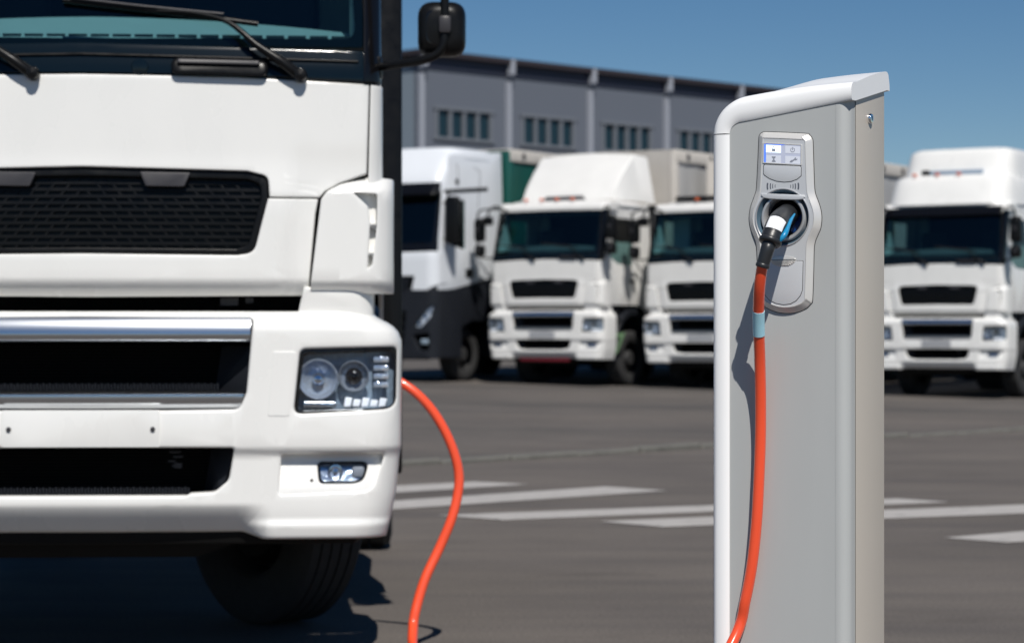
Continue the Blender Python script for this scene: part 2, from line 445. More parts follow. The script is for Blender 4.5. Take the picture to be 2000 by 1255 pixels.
# ------------------------------------------------------------------ trucks
XS = frange(-1.3, 1.3, .065) + [s * v for s in (-1, 1) for v in (.605, .63, .67, .69, .73, .75, .79, .83)] + [s * v for s in (-1, 1) for v in (1.055, 1.09, 1.12, 1.145, 1.165, 1.185, 1.2, 1.215, 1.225, 1.235, 1.241)]
def front_warp(A0, aw, rad, prof=lambda ax, z: 0., bow=.05):
    def f(x, y, z):
        s = 1 if x >= 0 else -1; ax = abs(x); a = aw(z) if callable(aw) else aw
        ax = ax + (a - A0) * sstep(ax, .75, A0)
        Y = bow * (ax / 1.2) ** 2; e = ax - (a - rad)
        if e > 0: Y += rad - math.sqrt(max(rad * rad - min(e, rad) ** 2, 0))
        return (s * ax, Y + prof(ax, z) + y, z)
    return f
def rake(z): return .25 * max(0., (z - 2.30)) / .88
def wheel(name, parent, c, rz=0., width=.31, r=.5, dual=False):
    """tyre with ribbed tread and rim; axle along x"""
    hub = bpy.data.objects.new(name, None); link(hub, parent); hub.location = c; hub.rotation_euler = (0, 0, rz)
    hw = width / 2; pr = [(.29, -hw * .82), (.33, -hw * .98), (.42, -hw), (.475, -hw * .95), (r - .008, -hw * .84)]
    for k in range(5):
        a = -hw * .84 + k * (hw * 1.68) / 5; b = a + hw * 1.68 / 5
        pr += [(r, a + .006), (r, b - .006)]
        if k < 4: pr += [(r - .016, b - .003), (r - .016, b + .003)]
    pr += [(r - .008, hw * .84), (.475, hw * .95), (.42, hw), (.33, hw * .98), (.29, hw * .82)]
    lathe('tyre', pr, 'rubber', hub, axis='X', seg=56, smooth=40)
    lathe('rim', [(.295, -hw * .8), (.27, -hw * .6), (.26, 0), (.24, hw * .1), (.13, hw * .35), (.12, hw * .75), (.02, hw * .8)], 'rim_steel', hub, axis='X', seg=40)
    lathe('brake_drum', [(.02, -hw * .75), (.2, -hw * .75), (.24, -hw * .4), (.24, 0)], 'frame_black', hub, axis='X', seg=32)
    return hub
BUMP_A = [(.48, 1.185), (.56, 1.205), (.66, 1.225), (.80, 1.238), (.84, 1.245), (1.20, 1.247), (1.26, 1.246), (1.29, 1.236), (1.315, 1.215), (1.335, 1.185), (1.35, 1.15), (1.375, 1.13)]
def bump_prof(ax, z):
    y = .022 * (1 - sstep(z, .80, .85))
    c = 1 - sstep(ax, .60, .74)
    if z < .62: y += c * .078 * ((.62 - z) / .1) ** 1.25 + (1 - c) * .012 * ((.62 - z) / .1) ** 2
    y -= (1 - c) * .016 * (1 - sstep(z, .532, .562))
    if z > 1.29: y += .06 * ((z - 1.29) / .085) ** 2
    return y
BW = front_warp(1.245, lambda z: lerpt(BUMP_A, z), .15, bump_prof)
def hood_prof(ax, z):
    y = .05 + rake(z) * .6 - .02 * sstep(2.0 - z, 0, .25)
    if z < 1.505: y += .05 * ((1.505 - z) / .065) ** 1.7
    se = .876 + (min(z, 1.82) - 1.438) * .108
    y += .022 * sstep(ax, se - .13, se - .05) * (1 - sstep(z, 1.76, 2.05))
    return y
HW = front_warp(1.17, 1.17, .10, hood_prof)
CW = front_warp(1.215, 1.215, .14, lambda ax, z: .02 + (.045 * ((1.50 - z) / .05) ** 1.6 if z < 1.5 else 0) + (.07 * ((z - 1.84) / .06) ** 1.5 if z > 1.84 else 0))
GW = front_warp(1.17, 1.165, .09, lambda ax, z: .045 + rake(z))
ZS = frange(.48, .64, .010) + [.66, .74, .79, .805, .82, .83, .84, .85, .9, 1.0, 1.1, 1.2, 1.26] + frange(1.28, 1.38, .012)

def arc_strip(cx, cz, r, wd, a0, a1, n=8):
    P = []
    for k in range(n + 1): a = a0 + (a1 - a0) * k / n; P.append(Vector((cx + (r + wd / 2) * math.cos(a), cz + (r + wd / 2) * math.sin(a))))
    for k in range(n, -1, -1): a = a0 + (a1 - a0) * k / n; P.append(Vector((cx + (r - wd / 2) * math.cos(a), cz + (r - wd / 2) * math.sin(a))))
    return P

def tractor(name, label, loc, rz, paint='white_paint', steer=0., wheel_x=.98):
    root = thing(name, label, 'truck', loc, rz, 'parked white trucks')
    # ---- bumper
    hol = [rpoly(sym([(0, 1.352), (.665, 1.347, .02), (.640, 1.06), (.612, .992, .04), (0, .984)])),
           rpoly(sym([(0, .846), (.592, .842, .012), (.570, .715, .05), (.515, .668, .05), (.42, .664), (.405, .655), (0, .655)]))]
    for s in (1, -1):
        hol.append(rpoly([(s * .848, 1.227, .03), (s * 1.225, 1.236, .02), (s * 1.222, .992, .05), (s * .822, .972, .03)]))
        hol.append(rpoly([(s * .775, .816, .012), (s * 1.185, .816, .02), (s * 1.150, .672, .05), (s * .765, .660, .012)]))
    bumper = panel('bumper', rpoly(sym([(0, 1.375), (1.245, 1.375), (1.245, .482), (.70, .482), (.62, .505), (0, .505)])), paint, root, hol, BW,
          lip=.012, depth=.36, hdepth=.07, xs=XS, zs=ZS)
    # radiator openings: side flanges, core, chrome bars
    boxes('radiator_shroud', [((0, .34, .98), (1.7, .06, 1.0)), ((0, .25, .92), (1.5, .18, .13)), ((0, .45, 1.45), (1.7, .3, .02))], 'void_black', root)
    core = []
    for k in range(16): core.append(((0, .27, 1.04 + k * .013), (1.15, .02, .004)))
    for k in range(13): core.append(((0, .27, .67 + k * .013), (1.0, .02, .004)))
    boxes('radiator_core', core, 'frame_black', root)
    for s in (1, -1):
        hull('duct_flange', [(s * .655, .10, 1.24), (s * .53, .20, 1.24), (s * .66, .16, 1.24), (s * .64, .10, 1.05), (s * .50, .20, 1.05), (s * .65, .16, 1.05)], 'graphite', root, r=.004)
        hull('duct_flange', [(s * .60, .11, .85), (s * .49, .20, .85), (s * .62, .16, .85), (s * .53, .11, .66), (s * .46, .20, .66), (s * .58, .16, .66)], 'graphite', root, r=.004)
    gm = []
    for k in range(96):
        x = -.60 + k * .0126
        if abs(x) < .41: gm.append(((x, .10 + .05 * (x / 1.2) ** 2, .668 + .004 * (k % 2)), (.007, .01, .026)))
        if abs(x) < .53: gm.append(((x, .10 + .05 * (x / 1.2) ** 2, 1.076 + .004 * (k % 2)), (.007, .01, .026)))
    tag(boxes('guard_mesh', gm, 'graphite', root), kind='stuff')
    fit = [((.335 + .012 * (k % 3), .20, .835 - k * .018), (.05 - .006 * k, .03, .007)) for k in range(5)] + [((.36, .19, .765), (.03, .03, .02)), ((.56, .22, 1.415), (.07, .03, .03)), ((.64, .22, 1.42), (.03, .03, .02))]
    for f_ in fit: boxes('coupling_bracket', [f_], 'bracket_grey', root)
    def bar(nm, xe, prof):
        rows = []
        n = 40
        for k in range(n + 1):
            x = -xe + 2 * xe * k / n
            rows.append([(x * (1 - .03 * max(0, (1.06 - z) / .07)) if nm == 'lower_trim_bar' else x, .05 * (x / 1.2) ** 2 + y, z) for y, z in prof])
        return loft(nm, rows, 'chrome', root, True, True, True, 40)
    bar('upper_trim_bar', .655, [(.05, 1.352), (.028, 1.350), (.016, 1.335), (.008, 1.312), (.002, 1.290), (.002, 1.276), (.010, 1.262), (.026, 1.254), (.06, 1.252)])
    bar('lower_trim_bar', .632, [(.06, 1.064), (.02, 1.060), (.008, 1.050), (.006, 1.034), (.014, 1.012), (.03, .996), (.06, .990)])
    # number plate carrier
    pl = panel('number_plate', rpoly([(-.305, .990, .006), (.305, .990, .006), (.305, .846, .006), (-.305, .846, .006)]), paint, root, warp=lambda x, y, z: (x, y - .006 + .0345 * (x / 1.2) ** 2, z), lip=.002, depth=.02, xs=frange(-.3, .3, .1))
    for s in (1, -1):
        lathe('screw', [(.001, -.011), (.009, -.010), (.010, -.004), (.010, .0)], 'bracket_grey', pl, (s * .278, 0, .916), seg=14)
    # ---- lamps
    for s in (1, -1):
        lamp = panel('headlight', rpoly([(s * .848, 1.227, .03), (s * 1.225, 1.236, .02), (s * 1.222, .992, .05), (s * .822, .972, .03)]), 'black_gloss', root,
            [rpoly([(s * .862, 1.206, .025), (s * 1.219, 1.218, .018), (s * 1.216, .997, .045), (s * .838, .986, .025)])], BW, lip=.004, depth=.03, hdepth=.05, y0=.012, xs=XS)
        panel('housing', rpoly([(s * .84, 1.22, .02), (s * 1.23, 1.225, .02), (s * 1.225, .985, .02), (s * .83, .98, .02)]), 'smoke_plastic', lamp, warp=BW, lip=0, depth=.02, y0=.082, xs=XS)
        def bowl(nm, x, z, r, m2, lens):
            y = BW(s * x, 0, z)[1] + .026
            X = s * x
            lathe(nm, [(r * 1.12, .0), (r * 1.06, -.008), (r, -.004), (r * .93, .01), (r * .75, .03), (r * .45, .042), (r * .3, .044)], m2, lamp, (X, y, z), seg=36)
            if lens: lathe('projector_lens', [(r * .62, .02), (r * .60, .004), (r * .5, -.006), (r * .3, -.013), (.002, -.016)], 'black_gloss', lamp, (X, y, z), seg=28)
            else: lathe('bulb_cap', [(r * .34, .04), (r * .32, .012), (r * .22, -.002), (.002, -.006)], 'mirror_chrome', lamp, (X, y, z), seg=24)
        bowl('main_reflector', .918, 1.108, .072, 'reflector', False)
        bowl('dip_reflector', 1.058, 1.120, .055, 'reflector', True)
        for k in range(4):
            z = 1.185 - k * .033
            yy = BW(s * 1.165, 0, z)[1]
            rbox('indicator_cell', (s * 1.165, yy + .028, z), (.06, .03, .022), 'reflector', lamp, r=.004)
        for k in range(5):
            xa = 1.018 + k * .034
            zt = (1.038, 1.030, 1.036, 1.028, 1.034)[k]
            panel('day_light', rpoly([(s * (xa + .006), zt, .004), (s * (xa + .034), zt - .003, .004), (s * (xa + .026), 1.001, .004), (s * xa, 1.000 + .002 * (k % 2), .004)]), 'drl', lamp, warp=BW, lip=.004, depth=.02, y0=.016, xs=XS)
        panel('side_strip', rpoly([(s * .862, 1.022, .006), (s * .99, 1.02, .006), (s * .99, .998, .006), (s * .858, .998, .006)]), 'chrome', lamp, warp=BW, lip=.004, depth=.02, y0=.024, xs=XS)
        panel('lens', rpoly([(s * .858, 1.214, .02), (s * 1.221, 1.224, .018), (s * 1.218, .992, .045), (s * .836, .982, .02)]), 'lens_glass', lamp, warp=BW, lip=0, depth=.012, y0=.012, xs=XS)
        panel('lamp_surround', rpoly([(s * .742, 1.218, .01), (s * .833, 1.218, .01), (s * .808, .965, .01), (s * .722, .965, .01)]), paint, bumper, warp=BW, lip=.0015, depth=.006, y0=-.0018, xs=XS)
        # fog lamp recess
        def FW(x, y, z):
            X, Y, Z = BW(x, 0, z); return (X, Y + y + .040 * (1 - sstep(.80 - z, -.02, .16)), Z)
        rec = panel('fog_lamp_recess', rpoly([(s * .770, .822), (s * 1.19, .822), (s * 1.16, .655), (s * .76, .655)]), paint, bumper,
              [rpoly([(s * .914, .783, .02), (s * 1.128, .783, .03), (s * 1.11, .712, .03), (s * 1.075, .700, .02), (s * .925, .700, .02)])], FW, lip=.003, depth=.01, hdepth=.03, y0=.004, xs=XS, zs=frange(.66, .82, .02))
        fog = panel('fog_lamp', rpoly([(s * .916, .781, .02), (s * 1.126, .781, .03), (s * 1.108, .713, .03), (s * 1.073, .702, .02), (s * .927, .702, .02)]), 'black_gloss', root,
              [rpoly([(s * .926, .773, .015), (s * 1.115, .773, .025), (s * 1.10, .716, .025), (s * 1.07, .708, .015), (s * .935, .708, .015)])], FW, lip=.003, depth=.02, hdepth=.03, y0=-.004, xs=XS)
        panel('reflector', rpoly([(s * .92, .778), (s * 1.12, .778), (s * 1.10, .706), (s * .93, .706)]), 'reflector', fog, warp=FW, lip=0, depth=.01, y0=.028, xs=XS)
        lathe('bulb', [(.026, .02), (.03, .006), (.022, .014), (.010, .016), (.009, .002), (.002, .0)], 'mirror_chrome', fog, (s * .985, FW(s * .985, .012, .742)[1], .742), seg=20)
        rbox('bulb', (s * 1.075, FW(s * 1.075, .02, .742)[1], .742), (.05, .02, .045), 'plate_grey', fog, r=.01)
        panel('lens', rpoly([(s * .92, .778, .015), (s * 1.12, .778, .025), (s * 1.104, .712, .025), (s * 1.072, .704, .015), (s * .93, .704, .015)]), 'lens_glass', fog, warp=FW, lip=0, depth=.006, y0=.002, xs=XS)
        lathe('screw', [(.001, -.004), (.006, -.004), (.006, .006)], 'black_plastic', bumper, (s * .893, FW(s * .893, .004, .712)[1], .712), seg=12)
    # lower black valance, front axle beam
    lower = hull('lower_valance', [(-1.08, .13, .515), (1.08, .13, .515), (-1.10, .33, .515), (1.10, .33, .515), (-1.06, .15, .455), (1.06, .15, .455), (-1.08, .33, .455), (1.08, .33, .455)], 'frame_black', root, r=.006)
    hull('skid_plate', [(-.6, .20, .46), (.6, .20, .46), (-.55, .24, .395), (.42, .24, .395), (.55, .5, .43), (-.6, .5, .43), (.52, .22, .43)], 'frame_black', root, r=.004)
    boxes('front_axle', [((0, 1.35, .42), (1.5, .14, .14)), ((-.3, 1.35, .5), (.1, 1.0, .06)), ((.3, 1.35, .5), (.1, 1.0, .06))], 'frame_black', root)
    # ---- hood
    hood = panel('hood_lid', rpoly(sym([(0, 2.302), (.6, 2.294), (1.118, 2.270, .004), (1.108, 1.918, .01), (1.00, 1.880, .05), (.945, 1.850, .03), (.921, 1.823, .004), (.728, 1.823, .004), (.722, 1.905, .035), (.64, 1.925, .02), (0, 1.940)])), paint, root, (), HW,
          lip=.007, depth=.05, xs=XS, zs=frange(1.8, 2.3, .025))
    panel('hood_lower', rpoly(sym([(0, 1.600), (.60, 1.594, .02), (.668, 1.604, .055), (.722, 1.817, .004), (.917, 1.817, .004), (.906, 1.76), (.876, 1.438, .01), (0, 1.432)])), paint, root, (), HW,
          lip=.007, depth=.06, xs=XS, zs=frange(1.43, 1.52, .012) + frange(1.52, 1.82, .025))
    # radiator grille: backing and raised mesh, with hinge covers on top
    GR = front_warp(1.17, 1.17, .10, lambda ax, z: .05 - .02 * sstep(2.0 - z, 0, .25))
    grille = panel('grille', rpoly(sym([(0, 1.955), (.735, 1.94), (.735, 1.84), (.68, 1.58), (0, 1.585)])), 'black_plastic', root, warp=GR, lip=0, depth=.01, y0=.052, xs=XS)
    bm = bmesh.new()
    def addbar(x0, z0, x1, z1, wd, y0=.040, y1=.05):
        d = Vector((x1 - x0, z1 - z0)).normalized(); nn = Vector((-d.y, d.x)) * wd / 2
        q = [(x0 + nn.x, z0 + nn.y), (x1 + nn.x, z1 + nn.y), (x1 - nn.x, z1 - nn.y), (x0 - nn.x, z0 - nn.y)]
        f = [bm.verts.new(GR(x, y0, z)) for x, z in q]; b = [bm.verts.new(GR(x, y1, z)) for x, z in q]
        bm.faces.new(f)
        for i in range(4): bm.faces.new((f[i], f[(i + 1) % 4], b[(i + 1) % 4], b[i]))
    rows_ = 11; zt, zb = 1.905, 1.615
    for j in range(rows_ + 1):
        z = zb + (zt - zb) * j / rows_
        xm = .655 + (z - 1.60) * .22
        n = 18
        for k in range(n): addbar(-xm + 2 * xm * k / n, z, -xm + 2 * xm * (k + 1) / n, z, .012)
        if j < rows_:
            z2 = zb + (zt - zb) * (j + 1) / rows_
            x = .01 + (.04 if j % 2 else 0)
            while x < xm - .04:
                addbar(x + .022, z, x, z2, .008, .042); addbar(-x - .022, z, -x, z2, .008, .042)
                x += .060
    bmesh.ops.recalc_face_normals(bm, faces=bm.faces[:])
    from_bm('grille_mesh', bm, 'black_plastic', grille, 0)
    panel('grille_frame', rpoly(sym([(0, 1.938), (.64, 1.924, .02), (.720, 1.904, .035), (.722, 1.82), (.667, 1.606, .055), (.60, 1.595, .02), (0, 1.601)])), 'black_plastic', root,
          [rpoly(sym([(0, 1.905), (.64, 1.893, .02), (.692, 1.876, .03), (.694, 1.82), (.645, 1.635, .04), (.60, 1.620, .02), (0, 1.625)]))], GR, lip=.006, depth=.04, hdepth=.05, y0=.016, xs=XS)
    for x in (-.28, .32):
        panel('hinge_cover', rpoly([(x - .10, 1.922, .006), (x + .10, 1.918, .006), (x + .075, 1.862, .01), (x - .075, 1.864, .01)]), 'bracket_grey', grille, warp=GR, lip=.004, depth=.03, y0=.006, xs=XS)
    # ---- corner panels with vents
    for s in (1, -1):
        vent = rpoly([(1.054, 1.842, .004), (1.150, 1.838, .012), (1.149, 1.72), (1.130, 1.560, .01), (1.112, 1.540, .004), (1.122, 1.72), (1.114, 1.788, .02)])
        cp_ = panel('corner_panel', rpoly([(1.115, 1.908, .01), (1.005, 1.876, .05), (.952, 1.846, .03), (.930, 1.815, .02), (.884, 1.440, .01), (1.215, 1.447, .008), (1.215, 1.905, .01)]), paint, root, [vent], CW,
              lip=.006, depth=.16, hdepth=.06, mirror=(s < 0), xs=frange(.85, 1.22, .03) + [1.125, 1.15, 1.165, 1.18, 1.19, 1.2, 1.207, 1.212], zs=frange(1.44, 1.51, .01) + frange(1.52, 1.84, .03) + frange(1.84, 1.91, .01))
        panel('vent_back', rpoly([(1.04, 1.85), (1.16, 1.85), (1.15, 1.53), (1.09, 1.53)]), paint, cp_, warp=CW, lip=0, depth=.01, y0=.052, mirror=(s < 0), xs=frange(1.05, 1.2, .03))
        for z in (1.725, 1.612):
            bm = bmesh.new()
            q = [CW(s * x, y, zz) for x, y, zz in ((1.108, .002, z), (1.150, .002, z - .006), (1.150, .05, z - .006), (1.108, .05, z), (1.112, .004, z - .012), (1.148, .03, z - .03))]
            for p in q: bm.verts.new(p)
            bmesh.ops.convex_hull(bm, input=bm.verts[:]); from_bm('vent_fin', bm, paint, cp_, 0)
        # shelf under the corner panel, inner cab corner
        SW = front_warp(1.135, 1.135, .09, lambda ax, z: .07 - .015 * sstep(z, 1.36, 1.42))
        panel('corner_shelf', rpoly([(.862, 1.47), (1.135, 1.47), (1.135, 1.345), (.80, 1.345, .01), (.838, 1.37, .02)]), paint, root, warp=SW, lip=.006, depth=.4, mirror=(s < 0), xs=frange(.8, 1.14, .02))
        panel('cab_corner', rpoly([(1.1235, 2.272), (1.17, 2.268), (1.17, 1.86), (1.1135, 1.86)]), paint, root, warp=HW, lip=.005, depth=.12, mirror=(s < 0), xs=frange(1.10, 1.17, .012), zs=frange(1.8, 2.3, .05))
        # pillar
        panel('windscreen_pillar', rpoly([(1.098, 3.22), (1.16, 3.22), (1.17, 2.277), (1.10, 2.277)]), 'black_gloss', root, warp=GW, lip=.006, depth=.1, mirror=(s < 0), y0=-.004, xs=frange(1.09, 1.17, .01), zs=frange(2.3, 3.2, .1))
    # ---- black band under the glass, glass, header
    band = panel('cowl_panel', rpoly(sym([(0, 2.43), (1.10, 2.405), (1.165, 2.39), (1.165, 2.276), (1.118, 2.276), (.6, 2.300), (0, 2.308)])), 'dark_panel', root, warp=GW, lip=.006, depth=.05, y0=.004, xs=XS, zs=[2.3, 2.35, 2.4])
    panel('cowl_ridge', rpoly(sym([(0, 2.388, .002), (1.08, 2.366, .002), (1.08, 2.358, .002), (0, 2.378, .002)])), 'black_plastic', band, warp=GW, lip=.003, depth=.02, y0=-.006, xs=XS)
    glass = panel('windscreen', rpoly(sym([(0, 3.20), (1.05, 3.19, .05), (1.108, 2.42, .03), (0, 2.42)])), 'windscreen_glass', root, warp=GW, lip=0, depth=.004, y0=.012, xs=XS, zs=frange(2.42, 3.2, .08))
    panel('glass_border', rpoly(sym([(0, 3.215), (1.115, 3.20, .02), (1.115, 2.41, .01), (0, 2.41)])), 'void_black', glass, [rpoly(sym([(0, 3.10), (1.02, 3.09, .06), (1.068, 2.455, .05), (0, 2.448)]))], GW, lip=0, depth=.004, hdepth=.004, y0=.018, xs=XS, zs=frange(2.42, 3.2, .08))
    panel('roof_header', rpoly(sym([(0, 3.36, .02), (1.165, 3.36, .02), (1.165, 3.205), (1.1, 3.195), (0, 3.205)])), paint, root, warp=front_warp(1.165, 1.165, .12, lambda ax, z: .04 + rake(3.2) + .10 * max(0, (z - 3.25) / .11) ** 2), lip=.008, depth=.3, xs=XS, zs=frange(3.2, 3.36, .02))
    # washer cap, grab handle, wipers
    y = GW(.22, 0, 2.34)[1]
    lathe('washer_cap', [(.034, .008), (.034, -.004), (.030, -.008), (.012, -.010), (.001, -.010)], 'dark_panel', band, (.222, y + .002, 2.330), seg=28)
    panel('grab_handle', rpoly([(.345, 2.366, .03), (.722, 2.358, .03), (.722, 2.294, .03), (.345, 2.302, .03)]), 'black_plastic', band, warp=GW, lip=.014, depth=.04, y0=-.032, xs=XS)
    panel('handle_bar', rpoly([(.37, 2.362, .008), (.69, 2.356, .008), (.69, 2.337, .008), (.37, 2.342, .008)]), 'bracket_grey', band, warp=GW, lip=.006, depth=.03, y0=-.048, xs=XS)
    def GP(x, z, y=-.02): return Vector(GW(x, y, z))
    for X0, sp in ((.845, 1), (-.195, 1)):
        wp = tube('wiper_arm', [GP(X0, 2.300, -.02), GP(X0 - .07, 2.352, -.045), GP(X0 - .17, 2.42, -.05), GP(X0 - .28, 2.51, -.045), GP(X0 - .42, 2.548, -.03), GP(X0 - .56, 2.556, -.02)], [.022, .02, .014, .010, .008, .006], 'black_plastic', root, seg=10, sub=4)
        lathe('pivot_cap', [(.001, -.05), (.022, -.045), (.027, -.03), (.027, .02)], 'black_plastic', wp, GP(X0 + .005, 2.300, 0), seg=18)
        tube('wiper_blade', [GP(X0 - .165, 2.508, -.010), GP(X0 - .5, 2.55, -.012), GP(X0 - .93, 2.598, -.010)], [.011, .012, .011], 'black_plastic', wp, seg=8, sub=4)
        tube('blade_rail', [GP(X0 - .30, 2.545, -.026), GP(X0 - .62, 2.574, -.028), GP(X0 - .90, 2.606, -.026)], .006, 'bracket_grey', wp, seg=8, sub=3)
    # ---- interior
    IW = lambda x, y, z: (x, y, z)
    dash = loft('dashboard', [[(x, .13 + .05 * (x / 1.2) ** 2, 2.38), (x, .15 + .05 * (x / 1.2) ** 2, 2.430), (x, .19 + .05 * (x / 1.2) ** 2, 2.447), (x, .44 + .06 * abs(x), 2.575 - .05 * abs(x) ** 2), (x, .55, 2.47), (x, .56, 1.9)] for x in [-1.08 + .09 * k for k in range(25)]], 'dash_grey', root, False)
    for k in range(24): boxes('defrost_slot', [((-1.0 + k * .087, .245 + .05 * ((-1.0 + k * .087) / 1.2) ** 2, 2.475), (.072, .02, .012))], 'interior_dark', dash)
    sw = lathe('steering_wheel', [(.235 + .018 * math.cos(a), .018 * math.sin(a)) for a in [2 * math.pi * k / 10 for k in range(11)]], 'interior_dark', root, (0, 0, 0), axis='Z', seg=40)
    sw.location = (.55, .74, 2.52); sw.rotation_euler = (R(28), 0, 0)
    for s in (1, -1):
        rbox('seat', (s * .58, 1.35, 2.35), (.55, .16, 1.1), 'interior_dark', root, r=.06)
        rbox('door_lining', (s * 1.07, .95, 2.35), (.05, 1.3, .55), 'interior_light', root, r=.02)
        rbox('pillar_lining', (s * 1.06, .50, 2.78), (.05, .22, .75), 'interior_light', root, r=.02)
        rbox('rear_curtain', (s * .98, 1.72, 2.75), (.22, .06, .9), 'interior_light', root, r=.02)
    boxes('cab_back_wall', [((0, 2.05, 2.25), (2.26, .06, 2.2)), ((0, 1.3, 1.42), (2.2, 1.5, .05))], 'interior_dark', root)
    # ---- cab sides: skin with window opening, lower trim
    for s in (1, -1):
        def SDW(u, d, v, s=s):
            x = 1.165 - .045 * max(0, v - 2.25)
            return (s * (x - d), u, v)
        win = rpoly([(.50, 2.33, .03), (.70, 3.06, .06), (1.30, 3.06, .05), (1.34, 2.20, .05), (.78, 2.22, .08)])
        ar = [(1.35 + .66 * math.cos(a), .62 + .80 * math.sin(a)) for a in [R(150) - R(120) * k / 8 for k in range(9)]]
        side = panel('cab_side', rpoly([(.16, 2.26), (.40, 3.36), (2.08, 3.36), (2.08, 1.15)] + [(2.0, 1.15)] + [(1.92, 1.20), (1.78, 1.40), (1.5, 1.47), (.75, 1.47), (.16, 1.47)]), paint, root, [win], SDW, lip=.006, depth=.02, zs=[2.3, 2.6, 2.9], xs=[.4, .8, 1.2, 1.6])
        panel('side_glass', win, 'side_glass', side, warp=SDW, lip=0, depth=.004, y0=.012, zs=[2.3, 2.6, 2.9])
        rbox('door_handle', (s * 1.172, 1.30, 1.92), (.02, .2, .06), 'black_plastic', side, r=.01)
        tube('door_seam', [SDW(.42, -.001, 1.5), SDW(.42, -.001, 2.2), SDW(.62, -.001, 3.1), SDW(1.40, -.001, 3.12), SDW(1.42, -.001, 2.0), SDW(1.42, -.001, 1.5)], .0035, 'seam_black', side, seg=6, sub=3)
        rbox('marker_lamp', (s * 1.14, .62, 3.24), (.05, .05, .05), 'black_plastic', side, r=.015)
        # step well and fender
        st = hull('step_box', [(s * 1.10, .60, 1.46), (s * 1.10, .88, 1.46), (s * 1.13, .66, .50), (s * 1.13, .95, .50), (s * .9, .60, 1.46), (s * .9, .95, 1.46), (s * .9, .62, .50), (s * .9, .95, .50), (s * 1.13, .64, .80)], 'graphite', root, r=.012)
        for z in (.62, .92, 1.20): rbox('step', (s * 1.12, .78, z), (.08, .26, .03), 'frame_black', st, r=.008)
        fr = []
        for k in range(13):
            a = R(188) - R(196) * k / 12
            c, sn = math.cos(a), math.sin(a)
            fr.append([(s * x, 1.38 + rr * c, .56 + rr * 1.2 * sn) for x, rr in ((.78, .60), (1.13, .60), (1.15, .62), (1.15, .70), (1.12, .72), (.78, .70))])
        loft('fender', fr, 'graphite', root, True, True, True, 40)
        # side extender behind the cab
        hull('side_extender', [(s * 1.10, 2.02, .62), (s * 1.255, 2.02, .62), (s * 1.10, 2.45, .62), (s * 1.235, 2.45, .62), (s * 1.10, 2.02, 3.35), (s * 1.255, 2.05, 3.35), (s * 1.10, 2.45, 3.35), (s * 1.235, 2.45, 3.35)], 'black_plastic', root, r=.015)
        # mirrors
        mr = tube('mirror_arm', [(s * 1.12, .20, 2.345), (s * 1.24, .10, 2.352), (s * 1.34, .04, 2.365), (s * 1.400, .02, 2.40), (s * 1.415, .02, 2.48), (s * 1.415, .02, 2.62), (s * 1.415, .03, 3.1), (s * 1.38, .05, 3.22), (s * 1.28, .15, 3.26), (s * 1.12, .36, 3.26)], .017, 'black_plastic', root, seg=10, sub=6)
        rbox('arm_base', (s * 1.135, .21, 2.345), (.07, .12, .10), 'black_plastic', mr, r=.02)
        for nm, zc, hh, ww in (('wide_mirror', 2.488, .216, .19), ('main_mirror', 2.87, .44, .20)):
            hx = s * 1.405
            def mring(f, y, hx=hx, ww=ww, hh=hh, zc=zc):
                L_ = rpoly([(-ww / 2 * f, -hh / 2 * f, .06), (ww / 2 * f, -hh / 2 * f, .06), (ww / 2 * f, hh / 2 * f, .06), (-ww / 2 * f, hh / 2 * f, .06)], 6)
                return [(hx + p.x, .07 + y, zc + p.y) for p in L_]
            hs_ = loft(nm, [mring(.60, -.052), mring(.80, -.044), mring(.92, -.026), mring(.985, .0), mring(1, .03), mring(.99, .06), mring(.96, .075)], 'black_plastic', root, True, True, True, 50)
            panel('mirror_glass', rpoly([(hx - ww * .42, zc - hh * .42, .02), (hx + ww * .42, zc - hh * .42, .02), (hx + ww * .42, zc + hh * .42, .02), (hx - ww * .42, zc + hh * .42, .02)]), 'mirror_chrome', hs_, warp=lambda x, y, z: (x, .148 - y, z), lip=0, depth=.004)
            panel('back_rib', rpoly([(hx - ww * .34, zc - hh * .32, .03), (hx + ww * .16, zc - hh * .32, .03), (hx + ww * .16, zc + hh * .32, .03), (hx - ww * .34, zc + hh * .32, .03)]), 'black_gloss', hs_, [rpoly([(hx - ww * .26, zc - hh * .25, .025), (hx + ww * .08, zc - hh * .25, .025), (hx + ww * .08, zc + hh * .25, .025), (hx - ww * .26, zc + hh * .25, .025)])], warp=lambda x, y, z: (x, y + .02, z), lip=.003, depth=.03)
            rbox('arm_clamp', (s * 1.415, .018, zc + .01), (.05, .05, .07), 'bracket_grey', mr, r=.012)
    # nearside kerb mirror on the roof corner
    km = tube('kerb_mirror_arm', [(-.95, .33, 3.22), (-1.05, .10, 3.30), (-1.12, -.02, 3.22), (-1.15, -.04, 3.08)], .02, 'black_plastic', root, seg=8, sub=4)
    rbox('kerb_mirror', (-1.15, -.02, 3.03), (.2, .09, .16), 'black_plastic', root, r=.03)
    # ---- chassis and wheels
    for s in (1, -1):
        boxes('chassis_rail', [((s * .40, 3.4, .88), (.09, 5.8, .27))], 'frame_black', root)
        wheel('front_wheel', root, (wheel_x if s > 0 else -.98, 1.36, .502), steer)
        wheel('rear_wheel', root, (s * .93, 5.1, .502), 0, .55)
        rbox('fuel_tank' if s > 0 else 'battery_box', (s * .88, 3.2, .75), (.55, 1.5, .6), 'rim_steel' if s > 0 else 'graphite', root, r=.08, seg=3)
    boxes('rear_axle', [((0, 5.1, .5), (1.4, .2, .2))], 'frame_black', root)
    lathe('fifth_wheel', [(.02, 1.12), (.45, 1.12), (.47, 1.08), (.47, 1.03)], 'frame_black', root, (0, 4.7, 0), axis='Z', seg=28)
    return root

